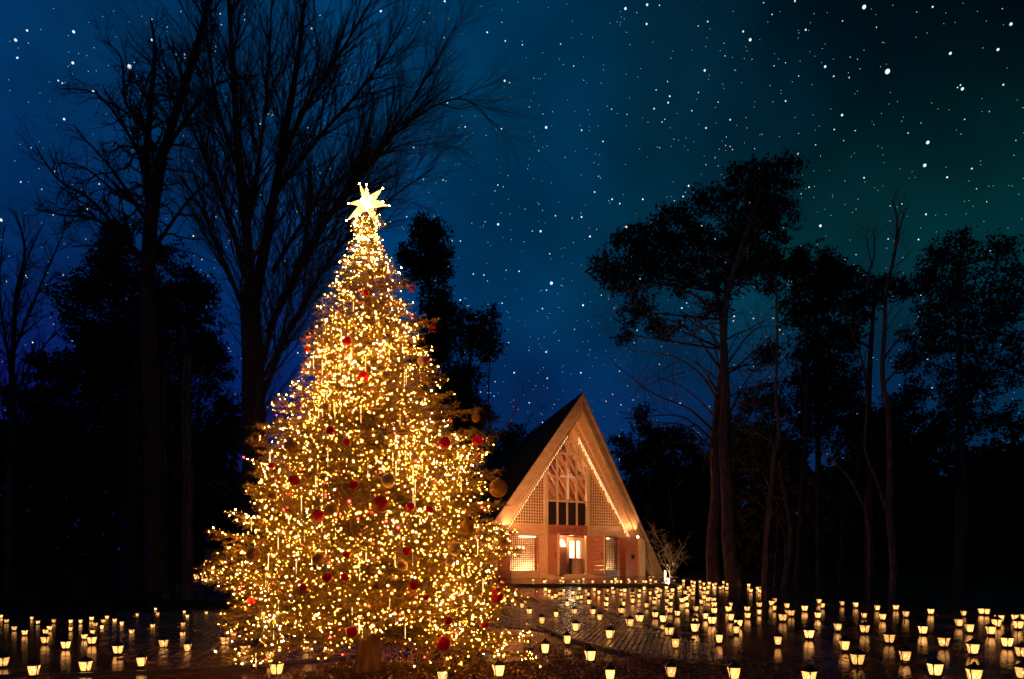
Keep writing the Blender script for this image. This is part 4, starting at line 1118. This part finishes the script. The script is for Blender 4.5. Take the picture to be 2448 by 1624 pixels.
bare_tree('slender_tree', [([(1872, 1405), (1885, 1330), (1889, 1260), (1882, 1220), (1870, 1150), (1862, 1100)], .14, .05), ([(1878, 1370), (1876, 1290), (1862, 1240), (1855, 1210)], .07, .02)],
    33, PT, 'short twin stemmed tree lit brown beside the slender forked tree', 'tree', 8, M['bark'])
bare_tree('slender_tree', [([(1905, 1395), (1912, 1300), (1916, 1200), (1924, 1080), (1930, 900), (1925, 760)], .2, .08), ([(1922, 1160), (1890, 1110), (1872, 1100)], .03, .01)],
    38, PT, 'dim reddish trunk under the dark spiky conifer', 'tree', 9, M['bark_dark'])
bare_tree('slender_tree', [([(1850, 1402), (1855, 1320), (1858, 1240)], .04, .02)], 33, PT, 'thin straight sapling between slender forked tree and twin stemmed tree', 'tree', 10, M['bark'])
bare_tree('slender_tree', [([(2009, 1418), (2010, 1340), (2014, 1250), (2018, 1150)], .09, .04)], 33, PT, 'faint thin trunk alone in the dark wood, right of the dim reddish trunk', 'tree', 11, M['bark_dark'])
bare_tree('slender_tree', [([(2077, 1434), (2078, 1330), (2074, 1245), (2050, 1180), (2010, 1120), (1963, 1075)], .06, .02), ([(2072, 1240), (2060, 1225), (2045, 1217)], .03, .01), ([(2050, 1180), (2030, 1140), (1980, 1090)], .03, .01)],
    27, PT, 'thin sapling whose top bends far over to the left', 'tree', 12, M['bark'])
PS = dict(PT, start=.62, len=[0, .7, 1.5], angle=(25, 50))
bare_tree('dead_tree', [([(2133, 1432), (2135, 1340), (2126, 1230), (2128, 1120), (2124, 1000), (2110, 900), (2115, 780), (2118, 700), (2138, 610), (2145, 530), (2134, 480)], .17, .035), ([(2120, 1225), (2095, 1150), (2068, 1075), (2072, 960), (2060, 860), (2015, 740)], .09, .03),
    ([(2112, 860), (2150, 810), (2200, 780)], .09, .02), ([(2112, 920), (2160, 870), (2215, 840)], .08, .02), ([(2142, 590), (2155, 530), (2166, 498)], .05, .02), ([(2135, 640), (2160, 620), (2180, 600)], .04, .015), ([(2076, 690), (2078, 650), (2090, 610), (2088, 548)], .08, .02), ([(2085, 640), (2075, 590), (2070, 560)], .04, .015)],
    30, PS, 'dead tree with a bare snag pointing above the wood on the right', 'tree', 13, M['bark'])
bare_tree('slender_tree', [([(2288, 1440), (2296, 1340), (2308, 1240), (2302, 1100), (2298, 980), (2290, 800), (2300, 620)], .2, .06)], 31, PT, 'dim leaning trunk under the bushy tree at the far right', 'tree', 14, M['bark_dark'])
# dim trunks on the left
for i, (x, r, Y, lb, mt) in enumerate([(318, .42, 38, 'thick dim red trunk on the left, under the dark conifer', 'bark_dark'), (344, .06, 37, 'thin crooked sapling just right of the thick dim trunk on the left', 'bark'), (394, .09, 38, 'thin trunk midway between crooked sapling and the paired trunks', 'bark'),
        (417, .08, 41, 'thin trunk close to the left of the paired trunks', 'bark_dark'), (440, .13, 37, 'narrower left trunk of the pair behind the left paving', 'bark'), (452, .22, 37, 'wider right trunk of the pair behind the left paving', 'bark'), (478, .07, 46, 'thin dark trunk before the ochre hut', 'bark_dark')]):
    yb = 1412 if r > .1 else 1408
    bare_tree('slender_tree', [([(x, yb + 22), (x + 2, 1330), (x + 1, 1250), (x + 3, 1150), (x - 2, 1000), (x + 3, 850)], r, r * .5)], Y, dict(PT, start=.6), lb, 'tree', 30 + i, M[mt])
# pale lit shrub by the chapel
PK = dict(lv=3, dens=[0, 6, 5, 5], len=[0, .28, .6, 1.0], rad=[.011, .013, .02, .035], segs=[2, 3, 4, 5], angle=(30, 70), up=.1, wob=.3, trop=.0, start=.1)
bare_tree('leafless_shrub', [([(1604, 1384), (1600, 1350), (1606, 1325), (1592, 1300)], .05, .02), ([(1604, 1375), (1620, 1330), (1640, 1300)], .04, .012), ([(1603, 1370), (1580, 1340), (1572, 1310)], .04, .012), ([(1604, 1375), (1625, 1350), (1632, 1330)], .03, .01), ([(1601, 1345), (1580, 1300), (1560, 1265)], .03, .01)],
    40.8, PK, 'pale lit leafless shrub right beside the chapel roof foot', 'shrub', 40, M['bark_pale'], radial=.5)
for i, (x, tx, ty) in enumerate([(1560, 1520, 1150), (1566, 1545, 1110), (1612, 1595, 1140)]):
    bare_tree('slender_tree', [([(x, 1385), (x + 2, 1320), (x - 4, 1250), (tx, ty)], .06, .02)], 50, dict(PT, start=.4, len=[0, 1, 2.2]), ['leftmost thin tree just behind the chapel roof edge', 'second thin tree behind chapel roof edge, beside the leftmost one', 'third thin tree behind the chapel, rising over the pale shrub'][i], 'tree', 50 + i, M['bark'])

# ------------------------------------------------------------------ evergreen crowns
def foliage(P, size, rng, per=3):
    """ragged sprays of small leaf blades round every point"""
    n = len(P); P = np.repeat(P, per, 0); m = len(P)
    D = rand_unit(m, rng); Wv = np.cross(D, rand_unit(m, rng)); Wv /= np.linalg.norm(Wv, axis=1, keepdims=True) + 1e-9
    ln = size * rng.uniform(.6, 1.3, (m, 1)); hw = ln * rng.uniform(.16, .34, (m, 1))
    C = P + rng.normal(size=P.shape) * size * .45
    V = np.stack([C - D * ln * .5, C + Wv * hw, C + D * ln * .5, C - Wv * hw], 1).reshape(-1, 3)
    return V, np.arange(4 * m).reshape(-1, 4)

def evergreen(name, clumps, Y, label, seed, leaf_px=9, cover=2.6, trunk=None, cat='tree', group=None, dens_pow=.5):
    rng = np.random.default_rng(seed)
    Z = np.array([c[1] for c in clumps]); b = place(clumps[0][0] if not trunk else trunk[0][0], 1410, Y); b.z = gzf(b.x, b.y)
    root = empty(name, b, 0, label, cat, group)
    pts = []; limbs = []
    for (cx, cy, rx, ry) in clumps:
        rx *= 1.13; ry *= 1.13
        c = np.array(place(cx, cy, Y)); k = Y / F
        R = np.array([rx * k, (rx + ry) * .5 * k, ry * k]); c = c + np.array([0, rng.uniform(-.6, .6), 0])
        # puffs inside the clump, leaves inside the puffs, so that sky shows between them
        npf = max(6, int(rx * ry / 75)); u = rand_unit(npf, rng) * rng.random((npf, 1)) ** .42; pc = c + u * R
        area = math.pi * rx * ry; nl = int(1.75 * cover * area / (leaf_px ** 2 * .26) / 3)
        idx = rng.integers(npf, size=nl); pr_ = 19 * k
        q = pc[idx] + rand_unit(nl, rng) * (rng.random((nl, 1)) ** .5) * pr_ * np.array([1.3, 1.2, .72])
        pts.append(q)
        for p in pc[:: max(1, npf // 5)]: limbs.append((c, p))
    P = np.concatenate(pts) - np.array(b)
    V, Fq = foliage(P, leaf_px * Y / F, rng); o = link('crown', np_mesh('crown', V, Fq, [M['leaf_dark']]), root)
    S = []
    for c, p in limbs: S.append((*(c - np.array(b)), *(p - np.array(b)), .05, .015))
    if trunk:
        tp = catmull([Vector(place(x, y, Y)) - b for x, y in trunk[0:]], 4)
        for i in range(len(tp) - 1): S.append((*tp[i], *tp[i + 1], .24 * (1 - .8 * i / len(tp)), .24 * (1 - .8 * (i + 1) / len(tp))))
        for (cx, cy, rx, ry) in clumps:
            c = Vector(place(cx, cy, Y)) - b; t = min(tp, key=lambda q: (q - c).length + 2 * max(0, q.z - c.z)); S.append((*t, *c, .07, .03))
    V, Fq = segs_geo(S, 5); link('trunk', np_mesh('trunk', V, Fq, [M['bark_dark']]), root)
    return root

evergreen('pine_crown_tree', [(1775, 440, 60, 35), (1845, 435, 55, 35), (1700, 470, 45, 35), (1862, 500, 33, 60), (1790, 510, 70, 50), (1620, 525, 50, 26), (1600, 562, 66, 40), (1690, 575, 80, 46), (1800, 590, 75, 46), (1520, 592, 55, 38), (1450, 632, 38, 30), (1490, 665, 55, 34),
    (1560, 640, 75, 42), (1660, 655, 80, 36), (1780, 655, 80, 36), (1530, 745, 50, 26), (1590, 775, 50, 22), (1700, 735, 50, 20), (1862, 640, 33, 55), (1500, 800, 22, 18)], 36,
    'wide flat topped pine crown spreading above the bare boughs right of the chapel', 61, trunk=[(1741, 1392), (1740, 1000), (1735, 700), (1790, 520)], cover=2.2)
evergreen('conifer', [(1930, 612, 26, 30), (1985, 620, 20, 26), (1905, 640, 25, 25), (1945, 670, 60, 40), (1990, 700, 55, 45), (1925, 740, 55, 55), (1955, 830, 60, 60), (1990, 910, 75, 60), (1930, 960, 80, 55), (2000, 1020, 90, 60), (2035, 650, 25, 20)], 41,
    'dark spiky conifer with a two pointed top, right of the flat topped pine', 62, trunk=[(1960, 1400), (1955, 1000), (1950, 650)])
evergreen('evergreen_tree', [(2110, 680, 50, 22), (2060, 730, 48, 34), (2165, 695, 32, 20), (2030, 800, 50, 40), (2080, 1040, 60, 55), (2060, 1130, 70, 50), (2140, 1080, 55, 50)], 33, 'rounded dark evergreen crown around the dead snag', 63, trunk=[(2080, 1420), (2075, 1000), (2090, 720)])
evergreen('evergreen_tree', [(2262, 590, 22, 36), (2310, 580, 30, 34), (2375, 612, 40, 34), (2290, 680, 80, 60), (2405, 700, 45, 62), (2225, 655, 35, 34), (2265, 780, 80, 55), (2360, 800, 72, 62), (2205, 860, 50, 30), (2330, 900, 80, 55), (2275, 1000, 85, 55), (2425, 1010, 40, 40), (2395, 1110, 55, 50), (2195, 1080, 60, 40), (2310, 1125, 75, 55), (2430, 880, 30, 40)], 33,
    'tall bushy evergreen at the right edge with blue sky between its leaves', 64, trunk=[(2290, 1430), (2295, 1000), (2290, 640)], cover=1.9)
evergreen('conifer', [(1530, 1000, 18, 34), (1560, 1052, 50, 34), (1620, 1062, 55, 34), (1478, 1056, 22, 20), (1520, 1100, 55, 45), (1600, 1130, 80, 60), (1690, 1120, 60, 60), (1560, 1210, 90, 70)], 60, 'low dark conifers clump seen just right of the chapel roof peak', 65, cover=2.8)
evergreen('conifer', [(272, 552, 18, 30), (290, 600, 34, 42), (235, 645, 50, 42), (185, 695, 55, 40), (300, 690, 80, 62), (230, 790, 85, 70), (330, 870, 95, 75), (190, 910, 70, 60), (140, 985, 70, 50), (350, 760, 60, 55), (120, 880, 50, 35), (260, 870, 80, 50), (60, 960, 60, 40), (300, 1000, 100, 75), (90, 1050, 85, 50), (220, 1100, 110, 70)], 40,
    'broad black conifer with a pointed top behind the gnarled leafless tree', 66, trunk=[(300, 1410), (290, 1000), (275, 580)], cover=3.0)
evergreen('conifer', [(400, 612, 35, 30), (445, 660, 45, 40), (420, 730, 70, 55), (470, 780, 55, 60), (400, 830, 70, 60), (470, 880, 55, 60), (430, 980, 65, 60), (350, 930, 70, 50), (480, 700, 40, 40), (520, 870, 35, 50), (560, 1020, 40, 60), (520, 960, 30, 50), (470, 1080, 70, 60), (520, 1170, 60, 50)], 44,
    'second black conifer between the two big leafless trees', 67, trunk=[(440, 1400), (435, 1000), (420, 640)], cover=2.4)
evergreen('cypress', [(1000, 556, 30, 32), (1032, 590, 40, 50), (1050, 635, 28, 48), (975, 610, 24, 24), (1010, 660, 42, 42), (1040, 730, 40, 40), (1060, 780, 50, 50), (1040, 850, 60, 55), (1060, 940, 70, 60)], 40, 'tall rounded black evergreen rising behind the right side of the Christmas tree', 68, trunk=[(1040, 1400), (1040, 1000), (1020, 600)], cover=3.3)
evergreen('evergreen_tree', [(1152, 768, 40, 28), (1172, 830, 30, 38), (1128, 812, 40, 26), (1110, 900, 45, 30), (1080, 760, 34, 30), (1150, 1000, 40, 30), (1110, 1060, 60, 60), (1100, 980, 50, 50)], 44, 'lower black evergreen leaning right, beside the tall rounded one', 69, trunk=[(1120, 1400), (1115, 1000), (1130, 800)], cover=2.8)
evergreen('evergreen_tree', [(1222, 1052, 26, 30), (1185, 1090, 45, 45), (1210, 1150, 60, 50), (1160, 1200, 70, 60), (1230, 1230, 60, 60)], 62, 'small black evergreen behind the left slope of the chapel roof', 70, cover=3.2)

evergreen('evergreen_tree', [(1820, 960, 50, 40), (1770, 1050, 75, 50), (1860, 1070, 80, 60), (1830, 860, 30, 30)], 50, 'dim evergreen filling the gap behind the thin forked tree', 71, cover=2.6)
evergreen('evergreen_tree', [(2160, 985, 50, 50), (2120, 1080, 80, 50), (2230, 1060, 60, 50), (2190, 930, 35, 25)], 52, 'dim evergreen between the dead snag and the bushy tree', 72, cover=2.6)

def far_wood():
    rng = np.random.default_rng(80)
    P = []
    n = 30000
    px = rng.uniform(-500, 2950, n); 
    topl = np.where(px < 560, 985 + 40 * np.sin(px / 60), np.where(px < 1300, 1120 + 30 * np.sin(px / 45), np.where(px < 1640, 1150, 1085 + 30 * np.sin(px / 50) + 20 * np.sin(px / 17))))
    py = topl + (1405 - topl) * rng.random(n) ** .8
    Y = rng.uniform(58, 75, n)
    X = (px - 1224) / F * Y; Zz = CAMZ + (HY - py) / F * Y
    Pp = np.stack([X, Y, Zz], 1)
    V, Fq = foliage(Pp, 1.0, rng, 3)
    o = link('far_wood', np_mesh('far_wood', V, Fq, [M['leaf_dark']]))
    tag(o, 'dark dense wood closing the view behind the chapel and the trunks', 'wood', None, 'stuff')
far_wood()

# ------------------------------------------------------------------ leaf litter, bank plants
def litter():
    rng = np.random.default_rng(90)
    def leaves(name, X, Y, size, m, label, cat, lift=.012, tilt=.5, zf=None):
        n = len(X); Z = gz(X, Y) + lift + rng.random(n) * .02
        P = np.stack([X, Y, Z], 1); a = rng.uniform(0, 6.283, n)
        D = np.stack([np.cos(a), np.sin(a), rng.normal(size=n) * tilt], 1); Wv = np.stack([-np.sin(a), np.cos(a), rng.normal(size=n) * tilt], 1)
        s = size * rng.uniform(.6, 1.3, (n, 1))
        up_ = np.array([0, 0, 1]) * s * .25
        V = np.stack([P - D * s, P + Wv * s * .45 + up_ * rng.random((n, 1)), P + D * s, P - Wv * s * .45 + up_ * rng.random((n, 1))], 1).reshape(-1, 3)
        me = np_mesh(name, V, np.arange(4 * n).reshape(-1, 4), [m, M['litter2']], (rng.random(n) < .45).astype(int))
        o = link(name, me); tag(o, label, cat, None, 'stuff')
    n = 26000
    X = rng.normal(-1.6, 2.2, n); Y = rng.uniform(8.6, 12.1, n)
    keep = (Y < 11.6 + .1 * X + rng.normal(size=n) * .15) & (X > -5.2)
    leaves('leaf_litter', X[keep], Y[keep], .032, M['litter'], 'brown fallen leaves covering the ground round the tree trunk', 'leaf litter')
    n = 9000; X = rng.uniform(.2, 6.5, n); Y = rng.uniform(8.8, 14.2, n)
    keep = (Y < 14.3 - .62 * X + rng.normal(size=n) * .3)
    leaves('ground_cover', X[keep], Y[keep], .034, M['litter2'], 'dark damp leaves and creeping roots in the right foreground', 'ground cover', tilt=.3)
    n = 9000; X = rng.uniform(3, 16, n); Y = rng.uniform(9, 30, n); c = np.sin(X * 1.7) * np.cos(Y * 1.3 + X)
    keep = (c > .35) & (X > .19 * Y)
    leaves('lawn_litter', X[keep], Y[keep], .04, M['litter2'], 'sparse wet leaves on the lawn among the right lanterns', 'leaf litter', tilt=.25)
    n = 26000; Y = rng.uniform(40.3, 47, n); X = rng.uniform(-44, -8, n); kp = (X < -22.5) | (rng.random(n) < .3); X, Y = X[kp], Y[kp]; n = len(X)
    Zb = gz(X, Y)
    P = np.stack([X, Y, Zb + rng.random(n) * np.where(X < -22.5, .45, .04)], 1)
    V, Fq = foliage(P, .17, rng, 3); o = link('bank_shrubs', np_mesh('bank_shrubs', V, Fq, [M['red_litter']])); tag(o, 'low reddish plants on the bank beyond the left paving', 'ground cover', None, 'stuff')
    # creeping roots as bent tubes
    rnd = random.Random(5); S = []
    for _ in range(70):
        x, y = rnd.uniform(1.0, 8.5), rnd.uniform(9.6, 14.5)
        if y > 15.2 - .5 * x: continue
        a = rnd.uniform(0, 6.28); r = rnd.uniform(.006, .016); q = Vector((x, y, gzf(x, y) + .01))
        for k in range(8):
            a += rnd.gauss(0, .45); x2, y2 = q.x + math.cos(a) * .09, q.y + math.sin(a) * .09
            q2 = Vector((x2, y2, gzf(x2, y2) + .012 + .02 * rnd.random())); S.append((*q, *q2, r, r * .9)); q = q2; r *= .9
    V, Fq = segs_geo(S, 5); o = link('creeping_roots', np_mesh('creeping_roots', V, Fq, [M['twig']])); tag(o, 'thin creeping roots and twigs on the dark ground in the right foreground', 'ground cover', None, 'stuff')
litter()
def cable():
    P = [Vector((x, y, gzf(x, y) + .012)) for x, y in [(-2.0, 10.4), (-1.7, 10.9), (-1.3, 10.85), (-.8, 11.3), (-.1, 11.5), (.6, 12.2), (1.5, 12.6)]]
    P = catmull(P, 6); mb = MB()
    for a, b in zip(P, P[1:]): mb.bar(a, b, .009, 6, cap=False)
    tag(mb.build('power_cable', M['metal'], None, True), 'thin black power cable running over leaves from the Christmas tree trunk', 'cable')
cable()
print('objects', len(bpy.data.objects), 'A', n1[1], 'B', n2[1])
